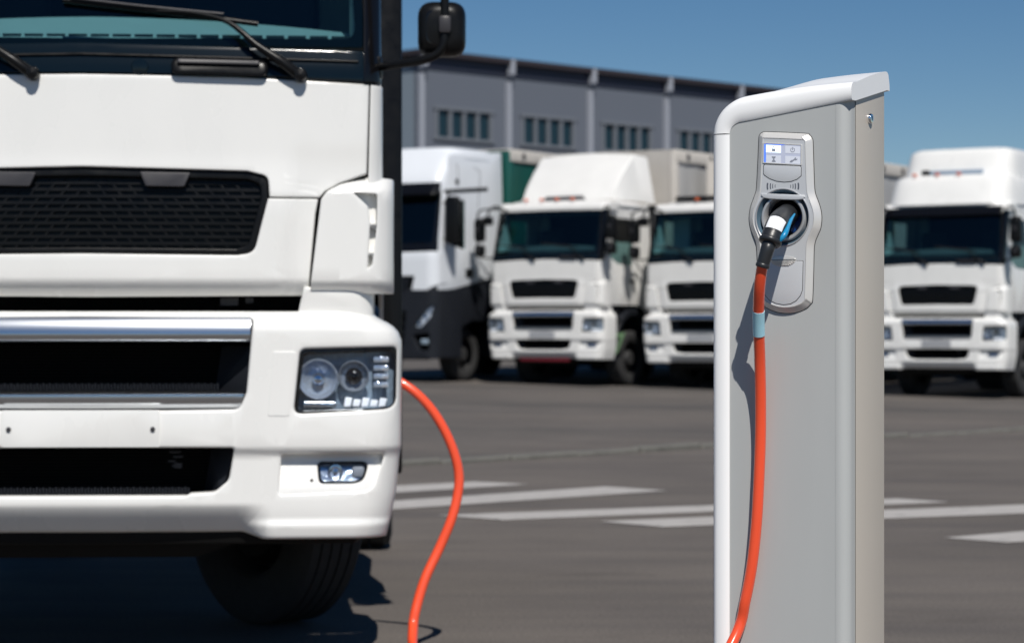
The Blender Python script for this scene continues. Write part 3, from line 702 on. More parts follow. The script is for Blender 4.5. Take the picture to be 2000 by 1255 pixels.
def dome(name, parent, m, x, y0, y1, z0, z1, p=4, nose=.35, taper=.06):
    """closed roof shell: rounded box with a leaning nose"""
    rows = []; N = 10
    for k in range(N + 1):
        t = k / N; h = math.sin(t * math.pi / 2) if k < N else 1
        sc = (1 - t ** p) ** (1 / p) if t < 1 else 0
        row = []
        for j in range(44):
            a = 2 * math.pi * j / 44; c, s = math.cos(a), math.sin(a); q = 5
            ux = math.copysign(abs(c) ** (2 / q), c); uy = math.copysign(abs(s) ** (2 / q), s)
            z = z0 + (z1 - z0) * t
            ym, yh = (y0 + y1) / 2, (y1 - y0) / 2
            yy = ym + uy * yh * (1 - .10 * (1 - sc)) + nose * t * max(0, -uy)
            row.append((ux * x * (.86 + .14 * sc) * (1 - taper * t), yy, z))
        rows.append(row)
    rows.append([(px * .5, (y0 + y1) / 2 + (py - (y0 + y1) / 2) * .5, z1 + .015) for px, py, pz in rows[-1]])
    return loft(name, rows, m, parent, True, False, True, 50)
def low_roof(root, paint):
    dome('roof', root, paint, 1.155, .40, 2.1, 3.30, 3.40, 4, .1)
def spoiler(root, paint):
    # wind deflector: leaning front face with side cheeks, built as a loft of cross sections from front to back
    rows = []
    for t in [0, .06, .2, .35, .5, .65, .8, .92, 1.0]:
        y = .86 + .74 * t; zt = 3.42 + .92 * (t ** .80) - .06 * t * t
        wt = .97 + .05 * t; wb = 1.03 + .06 * t
        row = []
        for u in [-1, -.97, -.9, -.6, -.2, .2, .6, .9, .97, 1]:
            crown = .05 * (1 - u * u) * t
            row.append((u * wt, y + .05 * u * u, zt + crown - (.04 * t if abs(u) > .99 else 0)))
        row = [(-wb - .04, y + .15, 3.40 + .55 * t * 0), *row, (wb + .04, y + .15, 3.40)]
        rows.append(row)
    rows.append([(x, y + .5, z - .02) for x, y, z in rows[-1]])
    sp = loft('wind_deflector', rows, paint, root, False, smooth=30)
    hull('deflector_inlet', [(-.42, .74, 3.41), (.42, .74, 3.41), (-.40, .80, 3.50), (.40, .80, 3.50), (-.42, .92, 3.41), (.42, .92, 3.41)], 'bracket_grey', sp, r=.01)
    for x in (-.62, -.28, .05, .38): rbox('roof_marker_lamp', (x, .46, 3.425), (.07, .05, .045), 'amber', root, r=.01)
    return sp
def high_roof(root, paint):
    dome('roof', root, paint, 1.15, .28, 2.1, 3.33, 3.86, 4, .22, .05)
    dome('wind_deflector', root, paint, 1.02, .75, 2.25, 3.83, 4.34, 4, .18, .04)
    hull('deflector_inlet', [(-.42, .72, 3.87), (.55, .72, 3.87), (-.42, .72, 3.95), (.55, .72, 3.95), (-.42, .9, 3.87), (.55, .9, 3.87), (.55, .9, 3.95), (-.42, .9, 3.95)], 'side_steel', root, r=.01)
    hull('air_horn', [(-.58, .70, 3.88), (-.42, .70, 3.88), (-.58, .70, 3.97), (-.42, .70, 3.97), (-.55, .9, 3.9), (-.45, .9, 3.9)], 'black_plastic', root, r=.02)
    for x in (-.62, -.20, .20): rbox('roof_marker_lamp', (x, .52, 3.872), (.07, .05, .045), 'amber', root, r=.01)
    panel('sun_visor', rpoly(sym([(0, 3.30, .02), (1.08, 3.29, .03), (1.09, 3.14, .04), (0, 3.13, .02)])), 'black_gloss', root, warp=front_warp(1.165, 1.165, .12, lambda ax, z: .04 + rake(3.2) - .10 * (3.3 - z) / .17), lip=.01, depth=.02, xs=XS)
mat('side_steel', (.22, .29, .38), .4, noise=.1, nscale=5)

def plate_far(root):
    return panel('number_plate', rpoly([(-.27, .985, .008), (.27, .985, .008), (.27, .868, .008), (-.27, .868, .008)]), 'plate_grey', root, warp=lambda x, y, z: (x, y - .004 + .0345 * (x / 1.2) ** 2, z), lip=.002, depth=.02)

near_loc = at(158, 645, 9.4); near_loc.z = 0
near = tractor('tractor_truck', 'big white truck with a blank plate and an orange cable plugged into its side', near_loc, R(2.8), 'white_paint', R(37), .68)
def far_loc(px, d):
    x = (px - HX) / FPX * d; return Vector((x, d, rise(x, d)))
def far_truck(label, loc, rz):
    r = copy_tree(near, None, ('number_plate', 'front_wheel'))
    r.location = loc; r.rotation_euler = (0, 0, rz); r['label'] = label
    for s in (1, -1): wheel('front_wheel', r, (s * .98, 1.36, .502), 0)
    plate_far(r)
    return r
PT = Vector((0, 0, 0))
t2 = far_truck('white low-cab truck with a tall sloping wind deflector and a red strip under its bumper', far_loc(1058, 44.2), R(-32))
t3 = far_truck('white truck with pale green curtain behind its windscreen, half hidden behind the charging post', far_loc(1368, 43.2), R(-32))
t4 = far_truck('white high-roof truck with a dark sun visor parked right of the charging post', far_loc(1828, 41.6), R(-33))
def repaint(root, m):
    for o in root.children_recursive:
        if o.type == 'MESH' and o.data.materials[0].name == 'white_paint':
            o.material_slots[0].link = 'OBJECT'; o.material_slots[0].material = MATS[m]
mat('dash_dark', (.10, .11, .115), .8)
for t_ in (t2, t3, t4):
    for o in t_.children:
        if o.name.startswith('dashboard'): o.material_slots[0].link = 'OBJECT'; o.material_slots[0].material = MATS['dash_dark']
low_roof(near, 'white_paint'); spoiler(near, 'white_paint')
low_roof(t2, 'white_paint_old'); spoiler(t2, 'white_paint_old')
low_roof(t3, 'white_paint_old'); hull('roof_light_bar', [(-.75, .46, 3.41), (.75, .46, 3.41), (-.75, .46, 3.50), (.75, .46, 3.50), (-.75, .56, 3.41), (.75, .56, 3.41), (.75, .56, 3.5), (-.75, .56, 3.5)], 'black_plastic', t3, r=.01)
for x in (-.3, .3): rbox('roof_marker_lamp', (x, .45, 3.44), (.07, .05, .045), 'amber', t3, r=.01)
high_roof(t4, 'white_paint')
repaint(t2, 'white_paint_old'); repaint(t3, 'white_paint_old')
rbox('front_tow_bar', (.0, .12, .47), (1.05, .06, .05), 'red_paint', t2, r=.01)
boxes('rear_curtain', [((-.78, .75, 2.82), (.34, .04, .62))], 'interior_light', t3)
# skirt of the second truck with a pale green flash
sk = hull('side_skirt', [(1.16, 2.5, .45), (1.24, 2.5, .45), (1.16, 4.2, .45), (1.24, 4.2, .45), (1.16, 2.5, 1.35), (1.24, 2.5, 1.35), (1.16, 4.2, 1.35), (1.24, 4.2, 1.35)], 'graphite', t2, r=.02)
panel('green_flash', [(1.04, .94), (1.46, .97), (1.16, .60), (1.08, .58), (1.30, .90), (1.04, .88)], 'green_mark', t2, warp=lambda u, d, v: (1.165 - d, u - .42, v), lip=0, depth=.004)

# ---- the other make: white cab over a graphite bumper
def graphite_truck(label, loc, rz):
    root = thing('tractor_truck', label, 'truck', loc, rz, 'parked white trucks')
    paint = 'white_cool'
    W1 = front_warp(1.24, 1.24, .20, lambda ax, z: .0 + .03 * sstep(z, 1.0, 1.7))
    zs = frange(.4, 1.75, .1)
    lamps = [rpoly([(s * .80, 1.02, .02), (s * 1.06, 1.34, .03), (s * 1.17, 1.42, .03), (s * 1.12, 1.20, .05), (s * .93, 1.0, .04)]) for s in (1, -1)]
    low = [rpoly([(s * .75, .86, .02), (s * 1.10, .90, .02), (s * 1.10, .58, .02), (s * .90, .58, .02)]) for s in (1, -1)]
    bp = panel('bumper', rpoly(sym([(0, 1.72), (1.24, 1.70, .02), (1.24, .42, .05), (0, .40)])), 'graphite', root, lamps + low + [rpoly(sym([(0, 1.30, .02), (.62, 1.30, .03), (.55, .66, .05), (0, .66)]))], W1, lip=.012, depth=.7, hdepth=.08, xs=XS, zs=zs)
    for s in (1, -1):
        hl = panel('headlight', lamps[0 if s > 0 else 1], 'label_white', root, warp=W1, lip=0, depth=.02, y0=.05, xs=XS)
        panel('lens', lamps[0 if s > 0 else 1], 'lens_glass', hl, warp=W1, lip=0, depth=.006, y0=.006, xs=XS)
        for k, (x, z) in enumerate(((.90, 1.10), (1.02, 1.22), (1.10, 1.32))): lathe('lamp_reflector', [(.05, 0), (.045, -.01), (.02, .02)], 'mirror_chrome', hl, (s * x, W1(s * x, .03, z)[1], z), seg=20)
        rbox('fog_lamp', (s * .98, W1(s * .98, 0, .74)[1] + .06, .74), (.16, .04, .09), 'smoke_plastic', root, r=.02)
    boxes('intake_void', [((0, .22, 1.0), (2.0, .04, 1.2))], 'void_black', root)
    for k in range(4): rbox('bumper_slat', (0, .06, .78 + k * .15), (1.2, .04, .05), 'black_plastic', root, r=.01)
    W2 = front_warp(1.22, 1.22, .20, lambda ax, z: .03 + rake(z) * .5)
    grill = panel('grille', rpoly(sym([(0, 1.93), (.70, 1.93, .02), (.62, 1.66, .03), (0, 1.66)])), 'black_plastic', root, warp=W2, lip=.005, depth=.03, y0=.02, xs=XS)
    for k in range(4): panel('slat', rpoly(sym([(0, 1.915 - k * .065), (.68 - k * .02, 1.915 - k * .065, .01), (.67 - k * .02, 1.875 - k * .065, .01), (0, 1.875 - k * .065)])), 'graphite', grill, warp=W2, lip=.006, depth=.03, y0=-.012, xs=XS)
    panel('front_panel', rpoly(sym([(0, 2.38), (1.22, 2.40), (1.22, 1.80, .05), (1.0, 1.66, .05), (.70, 1.64, .03), (.78, 1.95, .02), (0, 1.95)])), paint, root, warp=W2, lip=.01, depth=.2, xs=XS, zs=frange(1.7, 2.4, .1))
    W3 = front_warp(1.20, 1.20, .16, lambda ax, z: .04 + rake(z) * .9)
    glass = panel('windscreen', rpoly(sym([(0, 3.46), (1.10, 3.45, .05), (1.13, 2.52, .04), (0, 2.52)])), 'windscreen_glass', root, warp=W3, lip=0, depth=.004, y0=.01, xs=XS, zs=frange(2.5, 3.5, .1))
    panel('windscreen_surround', rpoly(sym([(0, 3.50), (1.20, 3.50), (1.20, 2.38), (0, 2.38)])), 'black_gloss', root, [rpoly(sym([(0, 3.44), (1.08, 3.43, .05), (1.10, 2.56, .05), (0, 2.56)]))], W3, lip=.004, depth=.05, y0=.0, xs=XS, zs=frange(2.4, 3.5, .1))
    panel('sun_visor', rpoly(sym([(0, 3.68, .02), (1.17, 3.68, .03), (1.20, 3.46, .05), (0, 3.44, .02)])), 'black_gloss', root, warp=front_warp(1.20, 1.20, .16, lambda ax, z: .22 - .16 * (3.68 - z) / .22), lip=.012, depth=.03, xs=XS, zs=[3.5, 3.6])
    rbox('dashboard', (0, .45, 2.50), (2.1, .5, .12), 'dash_grey', root, r=.03)
    panel('roof_front', rpoly(sym([(0, 4.28, .05), (1.15, 4.28, .1), (1.20, 3.52), (0, 3.52)])), paint, root, warp=front_warp(1.20, 1.20, .22, lambda ax, z: .25 + .30 * max(0, (z - 3.6) / .5) ** 1.6), lip=.01, depth=.5, xs=XS, zs=frange(3.5, 4.28, .05))
    dome('roof', root, paint, 1.19, .66, 2.5, 4.18, 4.38, 4, .15)
    for s in (1, -1):
        def SD(u, d, v, s=s): return (s * (1.205 - d - .03 * max(0, v - 3.2)), u, v)
        win = rpoly([(.55, 2.55, .04), (.70, 3.38, .05), (1.15, 3.38, .05), (1.15, 2.45, .05)])
        side = panel('cab_side', rpoly([(.22, 2.40), (.38, 3.50), (.50, 3.60), (.62, 4.22, .05), (2.50, 4.36, .05), (2.50, 2.01), (.75, 1.72), (.22, 1.68)]), paint, root, [win], SD, lip=.008, depth=.03, zs=[2.5, 3.0, 3.5, 4.0], xs=[.6, 1.2, 1.8])
        panel('side_glass', win, 'side_glass', side, warp=SD, lip=0, depth=.004, y0=.012)
        panel('rub_strip', rpoly([(.42, 3.48, .01), (1.95, 3.60, .01), (1.95, 3.67, .01), (.42, 3.55, .01)]), 'black_plastic', side, warp=SD, lip=.006, depth=.03, y0=-.012)
        rbox('door_handle', (s * 1.21, 1.28, 2.02), (.03, .26, .17), 'black_plastic', side, r=.03)
        tube('cab_seam', [SD(.90, -.002, 3.66), SD(.90, -.002, 4.06)], .006, 'seam_black', side, seg=6, sub=1)
        tube('cab_seam', [SD(1.62, -.002, 1.9), SD(1.62, -.002, 3.4), SD(1.70, -.002, 3.9), SD(1.5, -.002, 4.02)], .005, 'seam_black', side, seg=6, sub=4)
        rbox('marker_lamp', (s * 1.205, .86, 3.72), (.04, .08, .10), 'black_plastic', side, r=.02)
        panel('lower_side', rpoly([(.45, 1.70), (.80, 1.70), (2.50, 1.99), (2.50, 1.30), (2.0, 1.10), (1.45, 1.14), (.95, .98), (.75, .45), (.45, .45)]), 'graphite', root, warp=SD, lip=.008, depth=.06, y0=.015)
        mr = rbox('mirror', (s * 1.42, .36, 2.98), (.30, .16, .88), 'black_plastic', root, r=.07, seg=3)
        tube('mirror_arm', [(s * 1.18, .42, 3.30), (s * 1.3, .38, 3.32), (s * 1.42, .36, 3.30)], .03, 'black_plastic', mr, seg=8, sub=3)
        tube('mirror_arm', [(s * 1.18, .42, 2.64), (s * 1.3, .38, 2.62), (s * 1.42, .36, 2.66)], .03, 'black_plastic', mr, seg=8, sub=3)
        boxes('chassis_rail', [((s * .4, 3.4, .88), (.09, 5.8, .27))], 'frame_black', root)
        wheel('front_wheel', root, (s * .86, 1.45, .502)); wheel('rear_wheel', root, (s * .93, 5.1, .502), 0, .55)
        rbox('fuel_tank', (s * .88, 3.2, .75), (.55, 1.5, .6), 'graphite', root, r=.08)
    boxes('cab_back_wall', [((0, 2.46, 2.9), (2.3, .05, 2.3)), ((0, 1.4, 1.9), (2.2, 1.6, .05))], 'interior_dark', root)
    return root
t1 = graphite_truck('white high-cab truck with dark grey lower half and large black mirror, behind the big truck', far_loc(738, 45.0), R(-31))

# ---- semi-trailers
def trailer(label, tr, curtain, H=4.42, L=11.5, rail='trailer_beige', y0=2.75, wall=None):
    root = thing('semi_trailer', label, 'trailer', tr.location, tr.rotation_euler.z, 'trailers coupled to the trucks')
    y1 = y0 + L
    boxes('front_wall', [((0, y0 + .04, (H + 1.25) / 2), (2.5, .08, H - 1.25))], wall or rail, root)
    for s in (1, -1):
        rows = []
        for k in range(int(L / .12) + 1):
            y = y0 + .16 + k * .12
            if y > y1 - .1: break
            d = .012 * math.sin(k * 1.3) + .006 * math.sin(k * .37)
            rows.append([(s * (1.255 + d), y, 1.15), (s * (1.262 + d), y, 2.6), (s * (1.255 + d * .5), y, H - .22)])
        loft('curtain', rows, curtain, root, False, smooth=60)
        rbox('top_rail', (s * 1.26, (y0 + y1) / 2, H - .10), (.09, L, .24), rail, root, r=.02)
        for y in (y0 + .06, y1 - .06): rbox('corner_post', (s * 1.235, y, (H + 1.1) / 2), (.12, .16, H - 1.15), wall or rail, root, r=.01)
        for k in range(5): boxes('post', [((s * 1.22, y0 + .2 + k * (L - .4) / 4, 2.7), (.05, .1, H - 1.6))], rail, root)
        for k in range(6): rbox('rail_latch', (s * 1.31, y0 + .5 + k * .95, H - .10), (.03, .10, .12), 'bracket_grey', root, r=.01)
        boxes('frame_rail', [((s * .5, (y0 + y1) / 2 + .3, 1.05), (.12, L - .6, .25))], 'frame_black', root)
        for y in (y1 - 3.6, y1 - 2.3): wheel('trailer_wheel', root, (s * 1.02, y, .502), 0, .36)
    boxes('roof_sheet', [((0, (y0 + y1) / 2, H + .005), (2.44, L, .03))], rail, root)
    boxes('rear_door', [((0, y1, (H + 1.25) / 2), (2.5, .06, H - 1.25))], rail, root)
    return root
trailer('green curtain-sided trailer behind the white and grey high-cab truck', t1, 'green_curtain', y0=2.62, wall='green_curtain')
trailer('pale grey curtain-sided trailer behind the truck with the sloping deflector', t2, 'grey_curtain')
trailer('beige-framed grey trailer behind the truck half hidden by the charging post', t3, 'grey_curtain', 4.3)
trailer('grey trailer behind the high-roof truck right of the charging post', t4, 'grey_curtain', 4.0)

# ------------------------------------------------------------------ charging post
CPHI = R(28); CO = Vector(((1660 - HX) / FPX * 5.45, 5.45, 0))
post = thing('charging_post', 'grey and white electric charging post with slanted top and lit display', 'charging post', CO, -CPHI)
cs_, sn_ = math.cos(CPHI), math.sin(CPHI)
def cp(px, py):
    """face coordinates (x along the face, z height) of a spot measured on the photograph of the post's front"""
    t = (px - HX) / FPX; x = (t * CO.y - CO.x) / (cs_ + t * sn_); d = CO.y - sn_ * x
    return Vector((x, CAMH - (py - HY) / FPX * d))
W_, D_ = .338, .243
def inner_top(x): return 1.818 + .144 * x
RC = cp(1532, 425)
bodyfront = [(-.300, 0), (-.034, 0), (-.034, inner_top(-.034) + .012), (-.262, inner_top(-.262) + .012), (-.300, 1.76)]
panel('front_panel', rpoly(bodyfront), 'charger_grey', post, [circle(RC.x, RC.y, .064)], lip=0, depth=.015, smooth=30)
# rounded edge and side, as an extruded plan
plan = [(-.0345, 0)]
for k in range(9):
    a = R(-90 + 90 * k / 8); plan.append((-.030 + .027 * math.cos(a), .027 + .027 * math.sin(a)))
plan += [(-.002, .036), (-.0015, .040)]
edge = [[(x, y, 0) for x, y in plan], [(x, y, 1.83 + .15 * y + .144 * x) for x, y in plan]]
loft('edge_profile', edge, 'charger_grey', post, False, smooth=30)
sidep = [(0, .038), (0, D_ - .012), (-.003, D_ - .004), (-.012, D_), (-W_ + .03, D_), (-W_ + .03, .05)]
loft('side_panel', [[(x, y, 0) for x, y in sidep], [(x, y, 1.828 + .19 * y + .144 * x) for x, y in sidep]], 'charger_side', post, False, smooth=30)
# white trim that runs up the narrow side and over the slanted top
outer = [Vector((-W_, 0)), Vector((-W_, 1.752))]
for k in range(1, 15):
    a = math.pi / 2 * k / 14 * .93
    outer.append(Vector((-W_ + .095 * (1 - math.cos(a)), 1.752 + .090 * math.sin(a))))
o_end = outer[-1]
for k in range(1, 21): t = k / 20; outer.append(o_end.lerp(Vector((.006, 1.862)), t) + Vector((0, .004 * math.sin(math.pi * t))))
inner = [Vector((-.293, 0)), Vector((-.293, 1.752))]
for k in range(1, 15):
    a = math.pi / 2 * k / 14
    inner.append(Vector((-.293 + .034 * (1 - math.cos(a)), 1.752 + (inner_top(-.259) - 1.752) * math.sin(a))))
i_end = inner[-1]
for k in range(1, 21): t = k / 20; x = i_end.x + (.006 - i_end.x) * t; inner.append(Vector((x, inner_top(x))))
def trim(name, i0, i1):
    rows = []
    for i in range(i0, i1 + 1):
        O, I = outer[i], inner[i]; top = sstep(O.x, -.28, -.14)
        def P(s, y, z=0.): q = I.lerp(O, s); return (q.x, y, q.y + z)
        up = .042 * top
        row = [P(.0, .02), P(0, -.002), P(.10, -.0055), P(.35, -.0075), P(.62, -.007), P(.80, -.004), P(.92, .003), P(.985, .014), P(1.0, .028)]
        for k in range(1, 6): row.append(P(1 + .10 * math.sin(math.pi * k / 6) * (1 - .4 * top), .028 + (D_ - .05) * k / 6, up * k / 6))
        row += [P(1.0, D_ - .016, up), P(.97, D_ - .006, up), P(.85, D_ + .001, up), P(.4, D_ + .008, up), P(0, D_ + .010, up), P(0, D_ - .01, up)]
        rows.append(row)
    return loft(name, rows, 'charger_white', post, True, True, True, 40)
trim('trim_strip', 0, 1)
# the cap starts 1.5 mm above the strip
outer.insert(2, Vector((-W_, 1.7545))); inner.insert(2, Vector((-.293, 1.7545)))
cap = trim('cap', 2, len(outer) - 1)
lock = lathe('lock', [(.012, -.000), (.012, .004), (.010, .007), (.006, .0075), (.001, .0075)], 'mirror_chrome', post, (0, .128, 1.787), axis='X', seg=24)
boxes('keyhole', [((.0077, .128, 1.787), (.001, .002, .010))], 'seam_black', lock)

# face plate
PO = [(1490, 258, .012), (1576, 262, .012), (1588, 274, .01)]
po = [(1484, 264), (1490, 259), (1500, 258), (1572, 261), (1581, 264), (1586.5, 271), (1588, 282), (1589.5, 330), (1591, 368), (1593.5, 381), (1598, 393), (1603, 409), (1605, 426), (1603, 445), (1597.5, 459), (1592.5, 471), (1590, 487), (1589, 530), (1587, 585), (1584, 593), (1575, 602), (1558, 609), (1538, 611.5), (1518, 609), (1500, 602), (1489, 594), (1484, 586), (1481, 540), (1479, 500), (1477, 476), (1472, 461), (1466, 445), (1463.5, 426), (1466, 406), (1471, 391), (1476, 377), (1478, 366), (1480.5, 320), (1482.5, 275)]
PL = ccw([cp(*p) for p in po])
def smooth_loop(loop, sub=3):
    n = len(loop); out = []
    for i in range(n):
        p0, p1, p2, p3 = loop[i - 1], loop[i], loop[(i + 1) % n], loop[(i + 2) % n]
        for k in range(sub):
            t = k / sub
            out.append(.5 * ((2 * p1) + (p2 - p0) * t + (2 * p0 - 5 * p1 + 4 * p2 - p3) * t * t + (3 * p1 - p0 - 3 * p2 + p3) * t ** 3))
    return out
PL = smooth_loop(PL, 3)
def lay(loop, y): return [(p.x, y, p.y) for p in loop]
panel('plate_gap', offset(PL, -.0013), 'seam_black', post, [circle(RC.x, RC.y, .0645)], lip=0, depth=.003, y0=-.0008, smooth=0)
YS = -.0095
plate = loft('socket_plate', [lay(PL, -.0005), lay(offset(PL, .0002), -.0015), lay(offset(PL, .0010), -.0028), lay(offset(PL, .0030), -.0045), lay(offset(PL, .0115), -.0120), lay(offset(PL, .0130), -.0131), lay(offset(PL, .0142), -.0134), lay(offset(PL, .0150), -.0130), lay(offset(PL, .0158), -.0122)], 'plate_silver', post, True, smooth=40)
IN = offset(PL, .0157)
panel('inner_plate', IN, 'plate_panel', plate, [circle(RC.x, RC.y, .0655)], lip=0, depth=.001, y0=-.0029 + YS, smooth=30)
def cpl(pts): return ccw([cp(*p) for p in pts])
def flat(name, pts, m, parent, y0, dep=.001, lip=.0, holes=()):
    return panel(name, pts if isinstance(pts[0], Vector) else cpl(pts), m, parent, holes, lip=lip, depth=dep, y0=y0 + YS, smooth=40)
# display
scr_out = rpoly([(*cp(1494.5, 279), .002), (*cp(1570.5, 283), .002), (*cp(1570, 324), .002), (*cp(1494, 319.5), .002)])
scr_in = rpoly([(*cp(1497, 281.5), .001), (*cp(1568, 285), .001), (*cp(1567.5, 322), .001), (*cp(1496.5, 317.5), .001)])
flat('display_frame', scr_out, 'plate_silver', plate, -.0048, .003, .0004, [scr_in])
disp = flat('display', scr_in, 'screen_back', plate, -.0040, .001)
def sk_(px, py): return (px, py + .045 * (px - 1497))
flat('display_edge', [sk_(1497, 281.5), sk_(1500.5, 283), sk_(1500, 318), sk_(1496.5, 318)], 'screen_glow', disp, -.0042, .0002)
flat('display_edge', [sk_(1500, 281.5), sk_(1540, 281.5), sk_(1532, 283.2), sk_(1500, 283.2)], 'screen_glow', disp, -.0042, .0002)
tiles = [flat('tile', [sk_(a, b), sk_(c, b), sk_(c, d), sk_(a, d)], m_, disp, -.0044, .0003) for a, b, c, d, m_ in
         ((1500.5, 283.5, 1529.5, 298, 'screen_lit'), (1538, 283.5, 1567, 298, 'screen_tile'), (1500.5, 303.5, 1529.5, 318, 'screen_tile'), (1538, 303.5, 1567, 318, 'screen_tile'))]
def ic(pts, t): flat('icon', [sk_(*p) for p in pts], 'icon_grey', t, -.0049, .0004)
ic([(1513, 290.5), (1518, 290.5), (1518, 295.5), (1513, 295.5)], tiles[0])
ic([(1512.3, 287), (1513, 287), (1513, 296), (1512.3, 296)], tiles[0]); ic([(1518, 287), (1518.7, 287), (1518.7, 296), (1518, 296)], tiles[0])
ic([(1514, 286), (1517, 286), (1517, 287.2), (1514, 287.2)], tiles[0])
cc = cp(*sk_(1552.5, 291)); flat('icon', arc_strip(cc.x, cc.y, .0048, .0012, R(120), R(420), 20), 'icon_grey', tiles[1], -.0049, .0004)
ic([(1552, 285.5), (1553.3, 285.5), (1553.3, 291.5), (1552, 291.5)], tiles[1])
ic([(1512, 305.5), (1519.5, 305.5), (1519.5, 306.7), (1516.3, 310.6), (1519.5, 314.8), (1519.5, 316), (1512, 316), (1512, 314.8), (1515.2, 310.6), (1512, 306.7)], tiles[2])
ic([(1547, 314), (1550, 311), (1553, 310.5), (1556, 308), (1557, 306), (1559.5, 305.5), (1558.3, 308), (1561, 308.3), (1561.5, 306.6), (1562, 309), (1559, 311), (1556, 311), (1553, 313.5), (1551, 316), (1550, 314.8), (1547.5, 315.6)], tiles[3])
# card reader flap and contactless marks
fl = [(1495.5, 324), (1498.5, 322.2), (1566, 325), (1568.6, 328), (1568.6, 344), (1561, 350.5), (1549, 355), (1536, 356.3), (1521, 354.5), (1507, 349.5), (1497.5, 343), (1495.3, 340)]
FLP = cpl(fl)
flat('reader_gap', offset(FLP, -.0009), 'seam_black', plate, -.0033, .001)
flat('card_reader', offset(FLP, .0003), 'plate_panel', plate, -.0040, .001, .0005)
cL, cR = cp(1531, 363.5), cp(1535, 365)
for r, wd, da in ((.0145, .0012, 14), (.0205, .0017, 14), (.0262, .0023, 14), (.0335, .0034, 13)):
    flat('contactless_mark', arc_strip(cL.x - .002, cL.y, r, wd, R(180 - da), R(180 + da)), 'mark_grey', plate, -.0033, .0003)
    flat('contactless_mark', arc_strip(cR.x + .002, cR.y, r, wd, R(-da), R(da)), 'mark_grey', plate, -.0033, .0003)
# lip over the socket
lipp = [(1491, 378), (1576, 381.5), (1577, 386), (1572, 390), (1562, 391.5), (1536, 391), (1508, 389.5), (1496, 387.5), (1490.5, 383)]
flat('socket_hood', lipp, 'plate_panel', plate, -.0055, .012, .0022)
# socket ring, collar and well
c3 = (RC.x, 0, RC.y)
ring = lathe('socket_ring', [(.0672, -.0120), (.0665, -.0140), (.0650, -.0146), (.0638, -.0138), (.0632, -.012)], 'ring_grey', plate, c3, seg=64)
lathe('ring_slope', [(.0633, -.012), (.0630, -.011), (.0560, .0025)], 'ring_blue', ring, c3, seg=64)
lathe('collar', [(.0562, .0028), (.0545, -.0055), (.0525, -.0088), (.0500, -.0095), (.0475, -.0090), (.0440, -.0050), (.0428, .002), (.0426, .016)], 'ring_grey', ring, c3, seg=64)
well = lathe('socket_well', [(.0428, .005), (.0425, .05), (.038, .066), (.001, .066)], 'socket_dark', ring, c3, seg=48)
hull('socket_cover', [(RC.x + a, y, RC.y + b) for a, b in ((.006, -.028), (.034, .012), (.037, -.008), (.030, -.026), (.012, -.036)) for y in (.020, .055)], 'socket_blue', well, r=.003)
# lower cover with finger grip
lc = [(1494, 506.5), (1572, 510), (1571, 566), (1567, 577), (1559, 587), (1548, 593.2), (1534, 595), (1519, 592), (1507, 586), (1499, 577), (1495.5, 566)]
LC = smooth_loop(cpl(lc), 1)
flat('cover_gap', offset(LC, -.0010), 'seam_black', plate, -.0033, .001)
cov = flat('lower_cover', offset(LC, .0002), 'plate_panel', plate, -.0041, .001, .0006)
gc = cp(1534, 507.5)
grip = [Vector((gc.x + .031 * math.cos(a), gc.y - .0005 + (.0145 if math.sin(a) < 0 else .0095) * math.sin(a))) for a in [2 * math.pi * k / 40 for k in range(40)]]
flat('finger_grip', grip, 'plate_silver', cov, -.0047, .0012, .0006)
for k in range(6):
    zz = gc.y - .0022 - k * .0021; hwid = .029 * math.sqrt(max(.02, 1 - ((k + 1) / 7) ** 2))
    rbox('grip_rib', (gc.x, -.0053 + YS, zz), (2 * hwid, .0016, .0011), 'plate_silver', cov, r=.0004, seg=1)
flat('grip_slot', [Vector((gc.x - .031, gc.y - .0003)), Vector((gc.x + .031, gc.y - .0003)), Vector((gc.x + .031, gc.y + .0008)), Vector((gc.x - .031, gc.y + .0008))], 'seam_black', cov, -.0056, .0012)

# ------------------------------------------------------------------ charging cable with its plug
cable = thing('charging_cable', 'thick orange charging cable with black plug running from the post to the truck', 'cable')
cable.location = (.35, 6.4, 0)
CB = Vector(cable.location)
def face(x, y, z):   # post-local to world, relative to the cable empty
    return Vector((CO.x + cs_ * x + sn_ * y, CO.y - sn_ * x + cs_ * y, z)) - CB
def off(px, py, out):
    """world spot in front of the post's face by 'out' metres"""
    t = (px - HX) / FPX; x = (t * CO.y - CO.x) / (cs_ + t * sn_)
    return at(px, py, CO.y - sn_ * x - out) - CB
a0 = face(RC.x + .012, .050, RC.y + .020)
a1 = face(RC.x + .006, .005, RC.y + .008)
a2 = off(1519, 435, .105); a3 = off(1507.5, 462, .135); a4 = off(1504.5, 470.5, .14)
plug = tube('plug_body', [a0, a1, a2, a3, a4], [.024, .0245, .0240, .0238, .0240], 'plug_black', cable, seg=32, sub=6)
dv = (a4 - a3).normalized()
tube('plug_collar', [a4 - dv * .004, a4 - dv * .001, a4 + dv * .004, a4 + dv * .008], [.0235, .0262, .0260, .022], 'plug_black', cable, seg=32, sub=2)
b1 = off(1498, 489, .150); b2 = off(1489.5, 519, .152)
tube('strain_relief', [a4 + dv * .004, a4.lerp(b1, .6), b1, b1.lerp(b2, .85), b2], [.0165, .0162, .0155, .0145, .0145], 'plug_black', cable, seg=28, sub=4)
dv2 = (b2 - b1).normalized()
tube('relief_rim', [b2 - dv2 * .006, b2 - dv2 * .003, b2 + dv2 * .002, b2 + dv2 * .004], [.0145, .0162, .0160, .0142], 'plug_black', cable, seg=28, sub=2)
